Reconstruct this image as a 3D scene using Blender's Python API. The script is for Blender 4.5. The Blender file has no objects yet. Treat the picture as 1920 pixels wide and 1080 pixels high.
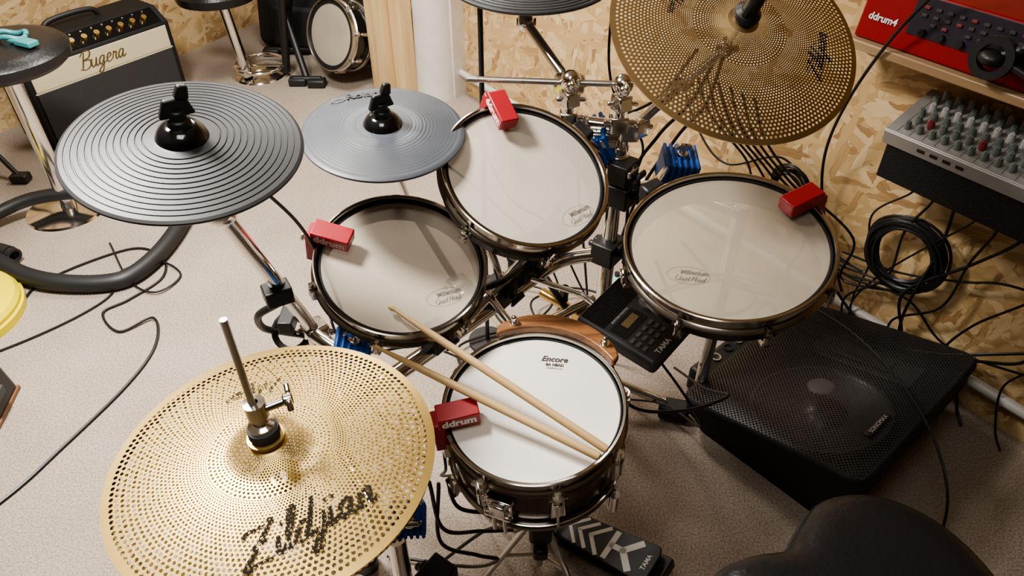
import bpy, bmesh, math, random
from mathutils import Vector as V, Matrix, Quaternion
random.seed(4)
pi=math.pi
scn=bpy.context.scene
COL=scn.collection

# ---------------------------------------------------------------- materials
def nmat(name):
    m=bpy.data.materials.new(name);m.use_nodes=True
    nt=m.node_tree;b=nt.nodes['Principled BSDF']
    return m,nt,b
def mat(name,col,rough=.5,metal=0,bump=0,bscale=60,var=0,vscale=8,coat=0,coatr=.12,spec=None,transp=0):
    m,nt,b=nmat(name)
    b.inputs['Roughness'].default_value=rough
    b.inputs['Metallic'].default_value=metal
    if coat: b.inputs['Coat Weight'].default_value=coat;b.inputs['Coat Roughness'].default_value=coatr
    if spec is not None: b.inputs['Specular IOR Level'].default_value=spec
    tc=nt.nodes.new('ShaderNodeTexCoord')
    nz=nt.nodes.new('ShaderNodeTexNoise');nz.inputs['Scale'].default_value=vscale;nz.inputs['Detail'].default_value=5
    nt.links.new(tc.outputs['Object'],nz.inputs['Vector'])
    v=max(var,.06)
    mx=nt.nodes.new('ShaderNodeMix');mx.data_type='RGBA'
    mx.inputs[6].default_value=(*[max(0,c*(1-v)) for c in col],1)
    mx.inputs[7].default_value=(*[min(1,c*(1+v)) for c in col],1)
    nt.links.new(nz.outputs['Fac'],mx.inputs[0]);nt.links.new(mx.outputs[2],b.inputs['Base Color'])
    if bump:
        n2=nt.nodes.new('ShaderNodeTexNoise');n2.inputs['Scale'].default_value=bscale;n2.inputs['Detail'].default_value=4
        nt.links.new(tc.outputs['Object'],n2.inputs['Vector'])
        bp=nt.nodes.new('ShaderNodeBump');bp.inputs['Strength'].default_value=bump;bp.inputs['Distance'].default_value=.004
        nt.links.new(n2.outputs['Fac'],bp.inputs['Height']);nt.links.new(bp.outputs['Normal'],b.inputs['Normal'])
    if transp:
        tr=nt.nodes.new('ShaderNodeBsdfTransparent');ms=nt.nodes.new('ShaderNodeMixShader');ms.inputs[0].default_value=transp
        nt.links.new(b.outputs[0],ms.inputs[1]);nt.links.new(tr.outputs[0],ms.inputs[2])
        nt.links.new(ms.outputs[0],nt.nodes['Material Output'].inputs[0])
    return m

def osb():
    m,nt,b=nmat('osb_board');L=nt.links;N=nt.nodes
    tc=N.new('ShaderNodeTexCoord')
    nz=N.new('ShaderNodeTexNoise');nz.inputs['Scale'].default_value=26;nz.inputs['Detail'].default_value=3
    L.new(tc.outputs['Object'],nz.inputs['Vector'])
    sc=N.new('ShaderNodeVectorMath');sc.operation='MULTIPLY_ADD';sc.inputs[1].default_value=(.028,.028,.028)
    L.new(nz.outputs['Color'],sc.inputs[0]);L.new(tc.outputs['Object'],sc.inputs[2])
    prev=None;ph=None
    for i,(ang,t) in enumerate([(12,0),(78,.45),(-35,.5),(130,.55),(25,.6),(100,.66),(-15,.7)]):
        mp=N.new('ShaderNodeMapping');mp.vector_type='TEXTURE'
        mp.inputs['Rotation'].default_value=(0,math.radians(ang),0)
        mp.inputs['Location'].default_value=(i*.37,i*.21,i*.13)
        mp.inputs['Scale'].default_value=(.110,.4,.023)
        L.new(sc.outputs[0],mp.inputs['Vector'])
        vo=N.new('ShaderNodeTexVoronoi');vo.inputs['Scale'].default_value=1
        L.new(mp.outputs[0],vo.inputs['Vector'])
        sp=N.new('ShaderNodeSeparateColor');L.new(vo.outputs['Color'],sp.inputs[0])
        # grain running along each strand
        gm=N.new('ShaderNodeMapping');gm.inputs['Scale'].default_value=(1.2,1,9);L.new(mp.outputs[0],gm.inputs['Vector'])
        gn=N.new('ShaderNodeTexNoise');gn.inputs['Scale'].default_value=1;gn.inputs['Detail'].default_value=3;L.new(gm.outputs[0],gn.inputs['Vector'])
        ad=N.new('ShaderNodeMath');ad.operation='MULTIPLY_ADD';ad.inputs[1].default_value=.55;ad.use_clamp=True
        sb=N.new('ShaderNodeMath');sb.operation='SUBTRACT';sb.inputs[1].default_value=.275;L.new(sp.outputs[0],sb.inputs[0])
        L.new(gn.outputs['Fac'],ad.inputs[0]);L.new(sb.outputs[0],ad.inputs[2])
        rp=N.new('ShaderNodeValToRGB');e=rp.color_ramp.elements
        e[0].position=0;e[0].color=(.36,.215,.095,1);e[1].position=1;e[1].color=(.74,.575,.345,1)
        x=e.new(.16);x.color=(.52,.35,.165,1);x=e.new(.6);x.color=(.625,.44,.225,1)
        L.new(ad.outputs[0],rp.inputs[0])
        if prev is None: prev=rp.outputs[0];ph=sp.outputs[0]
        else:
            g=N.new('ShaderNodeMath');g.operation='GREATER_THAN';g.inputs[1].default_value=t
            L.new(sp.outputs[1],g.inputs[0])
            mx=N.new('ShaderNodeMix');mx.data_type='RGBA'
            L.new(g.outputs[0],mx.inputs[0]);L.new(prev,mx.inputs[6]);L.new(rp.outputs[0],mx.inputs[7]);prev=mx.outputs[2]
            m2=N.new('ShaderNodeMix');L.new(g.outputs[0],m2.inputs[0]);L.new(ph,m2.inputs[2]);L.new(sp.outputs[0],m2.inputs[3]);ph=m2.outputs[0]
    hs=N.new('ShaderNodeHueSaturation');hs.inputs['Saturation'].default_value=1.0;hs.inputs['Value'].default_value=.95
    L.new(prev,hs.inputs['Color']);L.new(hs.outputs[0],b.inputs['Base Color'])
    bp=N.new('ShaderNodeBump');bp.inputs['Strength'].default_value=.3;bp.inputs['Distance'].default_value=.003
    L.new(ph,bp.inputs['Height']);L.new(bp.outputs[0],b.inputs['Normal'])
    b.inputs['Roughness'].default_value=.5
    return m
def wood(name,c1,c2,axis=0,scale=30,rough=.45,stretch=12):
    m,nt,b=nmat(name);L=nt.links;N=nt.nodes
    tc=N.new('ShaderNodeTexCoord');mp=N.new('ShaderNodeMapping')
    s=[scale]*3;s[axis]=scale/stretch
    mp.inputs['Scale'].default_value=s
    L.new(tc.outputs['Object'],mp.inputs[0])
    nz=N.new('ShaderNodeTexNoise');nz.inputs['Scale'].default_value=1;nz.inputs['Detail'].default_value=6;nz.inputs['Distortion'].default_value=.6
    L.new(mp.outputs[0],nz.inputs['Vector'])
    rp=N.new('ShaderNodeValToRGB');e=rp.color_ramp.elements
    e[0].position=.35;e[0].color=(*c1,1);e[1].position=.65;e[1].color=(*c2,1)
    L.new(nz.outputs['Fac'],rp.inputs[0]);L.new(rp.outputs[0],b.inputs['Base Color'])
    b.inputs['Roughness'].default_value=rough
    return m
def carpet():
    m,nt,b=nmat('carpet');L=nt.links;N=nt.nodes
    tc=N.new('ShaderNodeTexCoord')
    a=N.new('ShaderNodeTexNoise');a.inputs['Scale'].default_value=190;a.inputs['Detail'].default_value=6
    c=N.new('ShaderNodeTexNoise');c.inputs['Scale'].default_value=4;c.inputs['Detail'].default_value=4
    L.new(tc.outputs['Object'],a.inputs['Vector']);L.new(tc.outputs['Object'],c.inputs['Vector'])
    rp=N.new('ShaderNodeValToRGB');e=rp.color_ramp.elements
    e[0].position=.3;e[0].color=(.225,.18,.145,1);e[1].position=.7;e[1].color=(.47,.40,.335,1)
    L.new(a.outputs['Fac'],rp.inputs[0])
    r2=N.new('ShaderNodeValToRGB');e=r2.color_ramp.elements
    e[0].position=.3;e[0].color=(.84,.83,.82,1);e[1].position=.7;e[1].color=(1,1,1,1)
    L.new(c.outputs['Fac'],r2.inputs[0])
    mm=N.new('ShaderNodeMix');mm.data_type='RGBA';mm.blend_type='MULTIPLY';mm.inputs[0].default_value=1
    L.new(rp.outputs[0],mm.inputs[6]);L.new(r2.outputs[0],mm.inputs[7]);L.new(mm.outputs[2],b.inputs['Base Color'])
    bp=N.new('ShaderNodeBump');bp.inputs['Strength'].default_value=.7;bp.inputs['Distance'].default_value=.006
    L.new(a.outputs['Fac'],bp.inputs['Height']);L.new(bp.outputs[0],b.inputs['Normal'])
    b.inputs['Roughness'].default_value=.95
    return m
def ink_perf(name,N0,r0,q,wear=.45,col=(.012,.010,.008)):
    """black worn print on a perforated cymbal: pierced by the same hole pattern"""
    m,nt,b=nmat(name);L=nt.links;N=nt.nodes
    b.inputs['Base Color'].default_value=(*col,1);b.inputs['Roughness'].default_value=.85;b.inputs['Specular IOR Level'].default_value=.15
    tc=N.new('ShaderNodeTexCoord');sp=N.new('ShaderNodeSeparateXYZ');L.new(tc.outputs['Object'],sp.inputs[0])
    def M(op,a,bb=None,c=None):
        n=N.new('ShaderNodeMath');n.operation=op
        for i,x in enumerate((a,bb,c)):
            if x is None: continue
            if isinstance(x,(int,float)): n.inputs[i].default_value=x
            else: L.new(x,n.inputs[i])
        return n.outputs[0]
    x,y=sp.outputs[0],sp.outputs[1]
    r=M('SQRT',M('ADD',M('MULTIPLY',x,x),M('MULTIPLY',y,y)))
    k=M('DIVIDE',M('LOGARITHM',M('DIVIDE',r,r0),math.e),q)
    row=M('FLOOR',k);fv=M('SUBTRACT',M('FRACT',k),.5)
    par=M('FLOORED_MODULO',row,2.0)
    a=M('MULTIPLY',M('ARCTAN2',y,x),N0/(2*pi))
    u=M('ADD',M('ADD',a,M('MULTIPLY',par,.5)),1000.0)
    fu=M('SUBTRACT',M('FRACT',u),.5)
    fv2=M('MULTIPLY',fv,.87)
    d=M('SQRT',M('ADD',M('MULTIPLY',fu,fu),M('MULTIPLY',fv2,fv2)))
    hole=M('LESS_THAN',d,.26)
    nz=N.new('ShaderNodeTexNoise');nz.inputs['Scale'].default_value=220;nz.inputs['Detail'].default_value=3;L.new(tc.outputs['Object'],nz.inputs['Vector'])
    worn=M('LESS_THAN',nz.outputs['Fac'],wear)
    hole=M('MAXIMUM',hole,worn)
    tr=N.new('ShaderNodeBsdfTransparent');mx=N.new('ShaderNodeMixShader')
    L.new(hole,mx.inputs[0]);L.new(b.outputs[0],mx.inputs[1]);L.new(tr.outputs[0],mx.inputs[2])
    L.new(mx.outputs[0],nt.nodes['Material Output'].inputs[0])
    return m
def grille_mat():
    m,nt,b=nmat('speaker_grille');L=nt.links;N=nt.nodes
    tc=N.new('ShaderNodeTexCoord')
    mp=N.new('ShaderNodeMapping');mp.inputs['Scale'].default_value=(130,130,.01);mp.inputs['Rotation'].default_value=(0,0,.785);L.new(tc.outputs['Object'],mp.inputs[0])
    vo=N.new('ShaderNodeTexVoronoi');vo.inputs['Scale'].default_value=1;vo.inputs['Randomness'].default_value=0
    L.new(mp.outputs[0],vo.inputs['Vector'])
    lt=N.new('ShaderNodeMath');lt.operation='LESS_THAN';lt.inputs[1].default_value=.36;L.new(vo.outputs['Distance'],lt.inputs[0])
    b.inputs['Base Color'].default_value=(.042,.042,.044,1);b.inputs['Roughness'].default_value=.33;b.inputs['Metallic'].default_value=.3
    tr=N.new('ShaderNodeBsdfTransparent');mx=N.new('ShaderNodeMixShader')
    L.new(lt.outputs[0],mx.inputs[0]);L.new(b.outputs[0],mx.inputs[1]);L.new(tr.outputs[0],mx.inputs[2])
    L.new(mx.outputs[0],nt.nodes['Material Output'].inputs[0])
    return m

CHROME=mat('chrome',(.82,.80,.77),.13,1)
NICKEL=mat('black_nickel',(.42,.39,.35),.16,1)
STEEL=mat('brushed_steel',(.55,.53,.50),.32,1)
BLK=mat('black_plastic',(.013,.013,.014),.42)
RUB=mat('black_rubber',(.017,.017,.018),.5,bump=.05,bscale=300)
CYRUB=mat('cymbal_rubber',(.019,.0195,.022),.46,spec=.50,var=.5,vscale=9)
CYRUB2=mat('dust_and_sheen_rubber',(.050,.056,.068),.46,spec=.55,var=.55,vscale=10)  # paler tone: dust plus reflected light put into the base colour
GLOSS=mat('gloss_black',(.006,.006,.007),.14,coat=.5)
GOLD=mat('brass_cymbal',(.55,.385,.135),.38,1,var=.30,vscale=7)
GOLDD=mat('shade_toned_brass',(.13,.09,.035),.55,1,var=.2,vscale=10)  # lower hat colour, darkened to stand for shade between the cymbals
BRONZE=mat('bronze_cymbal',(.48,.34,.175),.38,1,var=.28,vscale=9)
HEAD=mat('coated_head',(.76,.73,.68),.36,var=.05,vscale=12,bump=.05,bscale=400,coat=.12)
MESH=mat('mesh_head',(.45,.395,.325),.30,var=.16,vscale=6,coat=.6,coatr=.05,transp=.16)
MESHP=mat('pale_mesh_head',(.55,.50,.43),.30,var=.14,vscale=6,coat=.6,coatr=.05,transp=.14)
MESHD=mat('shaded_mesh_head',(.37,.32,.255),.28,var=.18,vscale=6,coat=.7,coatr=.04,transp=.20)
SHELLB=mat('black_shell',(.010,.009,.009),.2,coat=.4)
SHELLW=wood('walnut_burgundy_shell',(.026,.012,.008),(.085,.036,.023),2,40,.2,8)
RED=mat('red_plastic',(.33,.016,.024),.4,coat=.15)
REDM=mat('red_panel',(.25,.005,.009),.4)
WHT=mat('white_print',(.78,.78,.76),.5)
FADED=mat('faded_white_print',(.58,.34,.34),.5)
INK=mat('dark_print',(.05,.045,.04),.5)
GINK=mat('grey_print',(.16,.14,.12),.5)
DINK=mat('black_print',(.012,.012,.014),.4)
GOLDINK=mat('dark_gold_script',(.16,.11,.045),.35,.4)
SILV=mat('silver_badge',(.45,.45,.45),.4,.6)
BLUE=mat('blue_nylon',(.010,.085,.34),.4)
STICK=wood('hickory',(.50,.33,.15),(.68,.48,.25),0,60,.45,20)
WALNUT=wood('walnut_block',(.10,.040,.014),(.26,.115,.045),0,70,.35,7)
PINE=wood('pine_timber',(.56,.38,.18),(.74,.55,.30),2,22,.6,14)
SHELFW=wood('shelf_wood',(.30,.20,.11),(.46,.34,.21),0,22,.3,14)
WPAINT=mat('white_paint',(.72,.70,.66),.55,bump=.7,bscale=14,var=.18,vscale=7)
WPIPE=mat('white_pipe',(.52,.51,.49),.4,var=.15)
CEIL=mat('ceiling_paint',(.56,.54,.51),.8)
DWALL=mat('bounce_cutting_wall',(.13,.12,.11),.8)  # dark colour added on unseen walls to cut bounced light
CABLE=mat('cable_black',(.008,.008,.009),.4)
TOLEX=mat('black_tolex',(.012,.012,.013),.6,bump=.5,bscale=250,spec=.3)
CREAM=mat('cream_panel',(.58,.52,.36),.5)
GCLOTH=mat('grille_cloth',(.036,.036,.037),.8,bump=.6,bscale=500,var=.8,vscale=300)
BRASS=mat('brass_knob',(.66,.47,.18),.3,1)
GREYP=mat('grey_panel',(.38,.37,.36),.42,.5)
KNOBG=mat('grey_green_knob',(.13,.155,.14),.5)
KNOBW=mat('pale_knob',(.42,.42,.41),.5)
KNOBR=mat('red_knob',(.20,.03,.035),.5)
DPAN=mat('dark_panel',(.028,.022,.035),.35)
DGREY=mat('dark_grey_plastic',(.055,.055,.058),.42)
CONE=mat('speaker_cone',(.045,.045,.047),.3)
YEL=mat('yellow_plastic',(.72,.60,.006),.35)
TEAL=mat('teal_plastic',(.06,.28,.30),.4)
MINT=mat('mint_enamel',(.38,.58,.52),.4)
LEATH=mat('black_leather',(.012,.012,.013),.34,bump=.3,bscale=110)
LCD=mat('amber_display',(.24,.165,.075),.3)
GRILLE=grille_mat()
FABRIC=mat('black_fabric',(.012,.012,.014),.8,bump=.5,bscale=200)
BROWN=mat('brown_trim',(.16,.08,.04),.5)
FELT=mat('grey_felt',(.06,.06,.06),.9)
BTN=mat('grey_button',(.15,.15,.155),.5)

# ---------------------------------------------------------------- geometry
def frame(C,n,xh=(1,0,0)):
    z=V(n).normalized();x=V(xh);x=(x-x.dot(z)*z).normalized();y=z.cross(x)
    M=Matrix((x,y,z)).transposed().to_4x4();M.translation=V(C);return M
def T(x,y,z): return Matrix.Translation((x,y,z))
def RZ(a): return Matrix.Rotation(math.radians(a),4,'Z')
def RX(a): return Matrix.Rotation(math.radians(a),4,'X')
def RY(a): return Matrix.Rotation(math.radians(a),4,'Y')
I4=Matrix.Identity(4)
def spline(pts,n=8):
    pts=[V(p) for p in pts]
    if len(pts)<3: return pts
    P=[2*pts[0]-pts[1]]+pts+[2*pts[-1]-pts[-2]];out=[]
    for i in range(1,len(P)-2):
        a,b,c,d=P[i-1:i+3]
        for k in range(n):
            t=k/n
            out.append(.5*((2*b)+(c-a)*t+(2*a-5*b+4*c-d)*t*t+(3*b-a-3*c+d)*t**3))
    out.append(pts[-1]);return out
class G:
    def __init__(s): s.v=[];s.f=[]
    def add(s,vs,fs,M=I4):
        o=len(s.v);s.v+=[M@V(v) for v in vs];s.f+=[tuple(i+o for i in f) for f in fs];return s
    def box(s,sx,sy,sz,M=I4,tx=1,ty=1):
        x,y,z=sx/2,sy/2,sz/2
        vs=[(-x,-y,-z),(x,-y,-z),(x,y,-z),(-x,y,-z),(-x*tx,-y*ty,z),(x*tx,-y*ty,z),(x*tx,y*ty,z),(-x*tx,y*ty,z)]
        return s.add(vs,[(3,2,1,0),(4,5,6,7),(0,1,5,4),(1,2,6,5),(2,3,7,6),(3,0,4,7)],M)
    def lathe(s,prof,M=I4,seg=64,close=False):
        vs=[];fs=[];n=len(prof)
        for i in range(seg):
            a=2*pi*i/seg
            for r,z in prof: vs.append((r*math.cos(a),r*math.sin(a),z))
        for i in range(seg):
            j=(i+1)%seg
            for k in range(n if close else n-1):
                l=(k+1)%n
                fs.append((i*n+k,j*n+k,j*n+l,i*n+l))
        return s.add(vs,fs,M)
    def tube(s,pts,r,seg=10,caps=True,rs=None):
        pts=[V(p) for p in pts];n=len(pts);vs=[];fs=[]
        t0=(pts[1]-pts[0]).normalized();up=V((0,0,1)) if abs(t0.z)<.9 else V((1,0,0))
        x=(up-up.dot(t0)*t0).normalized()
        for i,p in enumerate(pts):
            t=((pts[min(i+1,n-1)]-pts[max(i-1,0)])).normalized()
            x=(x-x.dot(t)*t).normalized();y=t.cross(x)
            rr=rs[i] if rs else r
            for k in range(seg):
                a=2*pi*k/seg;vs.append(p+rr*(math.cos(a)*x+math.sin(a)*y))
        for i in range(n-1):
            for k in range(seg):
                l=(k+1)%seg;fs.append((i*seg+k,i*seg+l,(i+1)*seg+l,(i+1)*seg+k))
        if caps: fs.append(tuple(range(seg))[::-1]);fs.append(tuple((n-1)*seg+k for k in range(seg)))
        return s.add(vs,fs)
    def cyl(s,p0,p1,r,r1=None,seg=24):
        return s.tube([p0,p1],r,seg,True,[r,r if r1 is None else r1])
    def sph(s,c,r,sz=1,seg=20):
        pr=[(r*math.sin(pi*k/12),-r*sz*math.cos(pi*k/12)) for k in range(13)]
        pr[0]=(1e-5,-r*sz);pr[-1]=(1e-5,r*sz)
        return s.lathe(pr,T(*c),seg)
PM={}
def tag(o,label=None,cat=None,group=None,kind=None):
    if label:o['label']=label
    if cat:o['category']=cat
    if group:o['group']=group
    if kind:o['kind']=kind
def mk(name,g,m,parent=None,M=None,world=False,keep=False,bevel=0,smooth=True,ang=35,label=None,cat=None,group=None,kind=None,seg=2):
    vs=g.v
    if world and parent is not None:
        inv=PM[parent.name].inverted();vs=[inv@v for v in vs]
    c=V((0,0,0))
    if not keep:
        lo=V([min(v[i] for v in vs) for i in range(3)]);hi=V([max(v[i] for v in vs) for i in range(3)])
        c=(lo+hi)/2
        if parent is None: c.z=lo.z
    me=bpy.data.meshes.new(name);me.from_pydata([v-c for v in vs],[],g.f);me.update()
    me.materials.append(m)
    if not keep:
        bm=bmesh.new();bm.from_mesh(me);bmesh.ops.recalc_face_normals(bm,faces=bm.faces);bm.to_mesh(me);bm.free()
    if smooth: me.shade_smooth();me.set_sharp_from_angle(angle=math.radians(ang))
    o=bpy.data.objects.new(name,me);COL.objects.link(o)
    if parent is not None: o.parent=parent;o.location=c
    else:
        o.matrix_world=(M or I4)@Matrix.Translation(c)
        PM[o.name]=(M or I4)@Matrix.Translation(c)
    if bevel:
        b=o.modifiers.new('bevel','BEVEL');b.width=bevel;b.segments=seg;b.limit_method='ANGLE';b.angle_limit=math.radians(40)
    tag(o,label,cat,group,kind);return o
def thing(name,label,cat,M=I4,group=None):
    e=bpy.data.objects.new(name,None);COL.objects.link(e);e.matrix_world=M;e.empty_display_size=.05
    PM[e.name]=M.copy();tag(e,label,cat,group);return e
def text(parent,body,size,m,M,shear=0,name='printed_lettering',ext=.0002,off=0,spacing=1):
    cu=bpy.data.curves.new('t','FONT');cu.body=body;cu.size=size;cu.shear=shear;cu.align_x='CENTER';cu.align_y='CENTER'
    cu.resolution_u=3;cu.extrude=ext;cu.offset=off;cu.space_character=spacing
    ob=bpy.data.objects.new('t',cu);COL.objects.link(ob)
    dg=bpy.context.evaluated_depsgraph_get();dg.update()
    me=bpy.data.meshes.new_from_object(ob.evaluated_get(dg))
    bpy.data.objects.remove(ob);me.transform(M)
    g=G();g.v=[v.co.copy() for v in me.vertices];g.f=[tuple(p.vertices) for p in me.polygons]
    bpy.data.meshes.remove(me)
    return mk(name,g,m,parent,smooth=False)
# hand-drawn script alphabet: strokes in units of x-height, plus advance width
SC={'Z':([[(-.1,1.75),(.1,2.0),(.7,1.95),(1.35,2.05),(.8,1.2),(0,0),(.6,.12),(1.4,.0)],[(.3,1.05),(1.1,1.1)]],1.55),
'i':([[(0,1),(-.02,.3),(.12,0),(.38,.25)],[(.05,1.45),(.12,1.6)]],.42),
'l':([[(-.05,.2),(.3,1.5),(.32,2.1),(.12,1.9),(.02,.4),(.15,0),(.42,.25)]],.45),
'd':([[(.62,.85),(.32,1.0),(.0,.5),(.2,0),(.5,.3),(.72,1.3),(.8,2.1)],[(.72,1.3),(.62,.3),(.78,0),(1.0,.25)]],1.02),
'j':([[(.3,1),(.24,0),(.05,-.85),(-.25,-.9),(-.2,-.5),(.2,-.05),(.55,.25)],[(.34,1.45),(.41,1.6)]],.58),
'a':([[(.62,.85),(.32,1.0),(0,.5),(.2,0),(.5,.35),(.64,.95)],[(.64,.95),(.58,.2),(.75,0),(1.0,.28)]],1.02),
'n':([[(0,1),(.02,0)],[(.02,.4),(.3,1),(.52,.85),(.5,.2),(.66,0),(.95,.3)]],.95),
'B':([[(.2,2.0),(.05,0)],[(-.3,1.6),(.2,2.15),(.95,1.95),(.85,1.3),(.2,1.05),(.95,.95),(1.05,.3),(.5,-.05),(-.25,.15)]],1.2),
'u':([[(0,1),(0,.3),(.2,0),(.5,.3),(.6,1)],[(.6,1),(.58,.2),(.75,0),(.98,.25)]],1.0),
'g':([[(.62,.85),(.32,1.0),(0,.5),(.2,0),(.5,.35),(.64,.95)],[(.64,.95),(.52,-.5),(.25,-.95),(-.05,-.7),(.4,-.15),(1.0,.25)]],1.02),
'e':([[(0,.45),(.42,.6),(.48,.9),(.25,1),(0,.6),(.08,.12),(.35,0),(.75,.25)]],.76),
'r':([[(0,.2),(.12,1),(.16,.85),(.45,.88),(.42,.3),(.55,0),(.8,.25)]],.8),
'Q':([[(.7,2.0),(.2,1.8),(.0,1.0),(.3,.1),(.9,.05),(1.3,.8),(1.2,1.7),(.7,2.0)],[(.6,.5),(1.1,.0),(1.7,-.15)]],1.5),
't':([[(.22,1.7),(.1,.3),(.25,0),(.5,.25)],[(-.12,1.1),(.45,1.2)]],.5),
'H':([[(.15,2),(0,0)],[(1.0,2),(.85,0)],[(0,.95),(.95,1.1)]],1.15),' ':([],.5)}
def script(parent,body,h,m,M,w=.18,shear=.35,zf=None,jit=0,name='printed_script',track=1.0,wide=1.0):
    x0=0;polys=[]
    for ch in body:
        st_,adv=SC[ch]
        for s in st_: polys.append([V((x0+x*wide+shear*y,y,0)) for x,y in s])
        x0+=adv*track*wide
    g=G();cx=x0/2+shear*.5
    for pl in polys:
        sp_=spline(pl,7) if len(pl)>2 else [pl[0].lerp(pl[1],t/4) for t in range(5)]
        n=len(sp_);vs=[]
        for i,p in enumerate(sp_):
            d=(sp_[min(i+1,n-1)]-sp_[max(i-1,0)]);d=d.normalized() if d.length>1e-6 else V((1,0,0))
            nn=V((-d.y,d.x,0));ww=w*.5*(.65+.35*math.sin(pi*i/(n-1)))*(1+jit*random.uniform(-1,1))
            ww*=.7+.55*abs(d.y)
            for sg in (1,-1):
                q=M@((p-V((cx,.5,0))+nn*ww*sg)*h)
                vs.append(q)
        g.add(vs,[(2*i,2*i+1,2*i+3,2*i+2) for i in range(n-1)])
    if zf:
        for k,v in enumerate(g.v): v.z=zf(math.hypot(v.x,v.y))+.0014+.00002*(k%7)
    return mk(name,g,m,parent,smooth=False,keep=bool(zf))

# ---------------------------------------------------------------- room
n_w=V((.801,.598,0));d_w=V((.598,-.801,0))
def W(s,dn,z): 
    p=n_w*(1.914-dn)+d_w*s;return V((p.x,p.y,z))
OSB=osb()
MW=frame(W(0,0,0),(0,0,1),d_w)   # x along wall, y out of the room
def st(name,g,m,M=I4,**k): return mk(name,g,m,M=M,kind='structure',smooth=False,keep=True,**k)
g=G();g.box(9,9,.1,T(0,1.8,-.05));st('floor',g,carpet())
g=G();g.box(9,9,.1,T(0,1.8,2.45));st('ceiling',g,CEIL)
g=G();g.box(7.4,.08,2.4,T(.67,.04,1.2));st('wall_right',g,OSB,MW)
g=G();g.box(4.2,.08,2.4,T(0,0,1.2));st('wall_back',g,OSB,frame((.3,4.76,0),(0,0,1)))
g=G();g.box(5.6,.08,2.4,T(0,0,1.2));st('wall_left',g,OSB,frame((-2.20,3.45,0),(0,0,1),(.51,.86,0)))
g=G();g.box(3.0,.08,2.4,T(0,0,1.2));st('wall_side',g,DWALL,frame((-3.6,-.3,0),(0,0,1),(0,1,0)))
g=G();g.box(8,.08,2.4,T(0,0,1.2));st('wall_near',g,DWALL,frame((0,-1.6,0),(0,0,1)))
g=G();g.box(.13,.10,2.4,T(0,0,1.2));g.box(.085,.07,2.4,T(.115,.02,1.2))
mk('trim_1',g,PINE,M=frame((-.625,3.55,0),(0,0,1),(.75,-.66,0)),kind='structure',bevel=.004,keep=True)
g=G();g.lathe([(.105,0),(.10,.4),(.103,1.2),(.10,2.4)],T(0,0,0),28);g.box(.16,.2,2.4,T(.03,.1,1.2))
mk('trim_2',g,WPAINT,M=frame((-.37,3.50,0),(0,0,1),(.8,-.6,0)),kind='structure',keep=True)
g=G();g.cyl(W(-3.0,.035,.12),W(1.2,.035,.12),.016);mk('trim_3',g,WPIPE,kind='structure')

# ---------------------------------------------------------------- cymbals
def cprof(R,bell_r,bell_h,bow_h):
    def z(r):
        t=max(0,(r-bell_r*.6)/(R-bell_r*.6));base=bow_h*(1-t**1.3)
        u=min(1,r/bell_r);return base+bell_h*(.5+.5*math.cos(pi*u))
    return z
def perforated(parent,name,R,zf,m,bands,flip=False,hr=.345):
    g=G();s=-1 if flip else 1
    def P(r,a): return V((r*math.cos(a),r*math.sin(a),s*zf(r)))
    g.lathe([(r,s*zf(r)) for r in [.006,.010,.014,.018,bands[0][1]]],I4,72)
    for N,r0,r1 in bands:
        rows=max(1,round(math.log(r1/r0)/(2*pi/N*.87)));q=math.log(r1/r0)/rows;da=2*pi/N
        for k in range(rows):
            ra,rb=r0*math.exp(q*k),r0*math.exp(q*(k+1));rm=math.sqrt(ra*rb)
            for i in range(N):
                a0=(i+(-.5 if k%2 else 0))*da;ac=a0+da/2;a1=a0+da
                outer=[(ra,a0),(ra,ac),(ra,a1),(rm,a1),(rb,a1),(rb,ac),(rb,a0),(rm,a0)]
                inner=[]
                for j in range(8):
                    an=math.radians(-135+45*j)
                    inner.append((rm*math.exp(q/.87*hr*math.sin(an)*1.0),ac+da*hr*math.cos(an)))
                o=len(g.v);g.v+=[P(*x) for x in outer]+[P(*x) for x in inner]
                for j in range(8):
                    l=(j+1)%8;g.f.append((o+j,o+l,o+8+l,o+8+j))
    rl=bands[-1][2]
    g.lathe([(rl,s*zf(rl)),(rl+(R-rl)*.6,s*zf(rl+(R-rl)*.6)),(R,s*zf(R)),(R,s*zf(R)-.0015)],I4,120)
    return mk(name,g,m,parent,keep=True,ang=60)
def qof(b):
    N,r0,r1=b;rows=max(1,round(math.log(r1/r0)/(2*pi/N*.87)));return math.log(r1/r0)/rows
HATB=[(76,.021,.066),(144,.066,.170)]
zh=cprof(.178,.050,.014,.020)
Mh=frame((-.263,.505,.982),(-.026,.009,1))
hat=thing('hi_hat_cymbal','perforated brass hi-hat cymbal with black script lettering','cymbal',Mh,'hi-hat cymbals')
perforated(hat,'cymbal_plate',.178,zh,GOLD,HATB,hr=.335)
INKH=ink_perf('cymbal_ink',144,.066,qof(HATB[1]),.40,(.025,.020,.014))
INKH2=ink_perf('faded_cymbal_ink',144,.066,qof(HATB[1]),.50,(.04,.03,.02))
script(hat,'Zildjian',.0185,INKH,T(.066,-.092,0)@RZ(35),.28,.38,zh,.18,track=1.08,wide=1.12)
script(hat,'Zildjian',.010,INKH2,T(-.045,.088,0)@RZ(207),.30,.35,zh,.25)
Mh2=Mh@T(0,0,-.006)
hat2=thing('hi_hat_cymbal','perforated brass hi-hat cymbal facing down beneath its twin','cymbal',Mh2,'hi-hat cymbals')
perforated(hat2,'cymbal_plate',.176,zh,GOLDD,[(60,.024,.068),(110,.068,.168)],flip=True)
zr=cprof(.2286,.06,.018,.026)
Mr=frame((.397,1.30,1.15),(.157,-.552,1))
RB=[(84,.028,.086),(156,.086,.220)]
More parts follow.
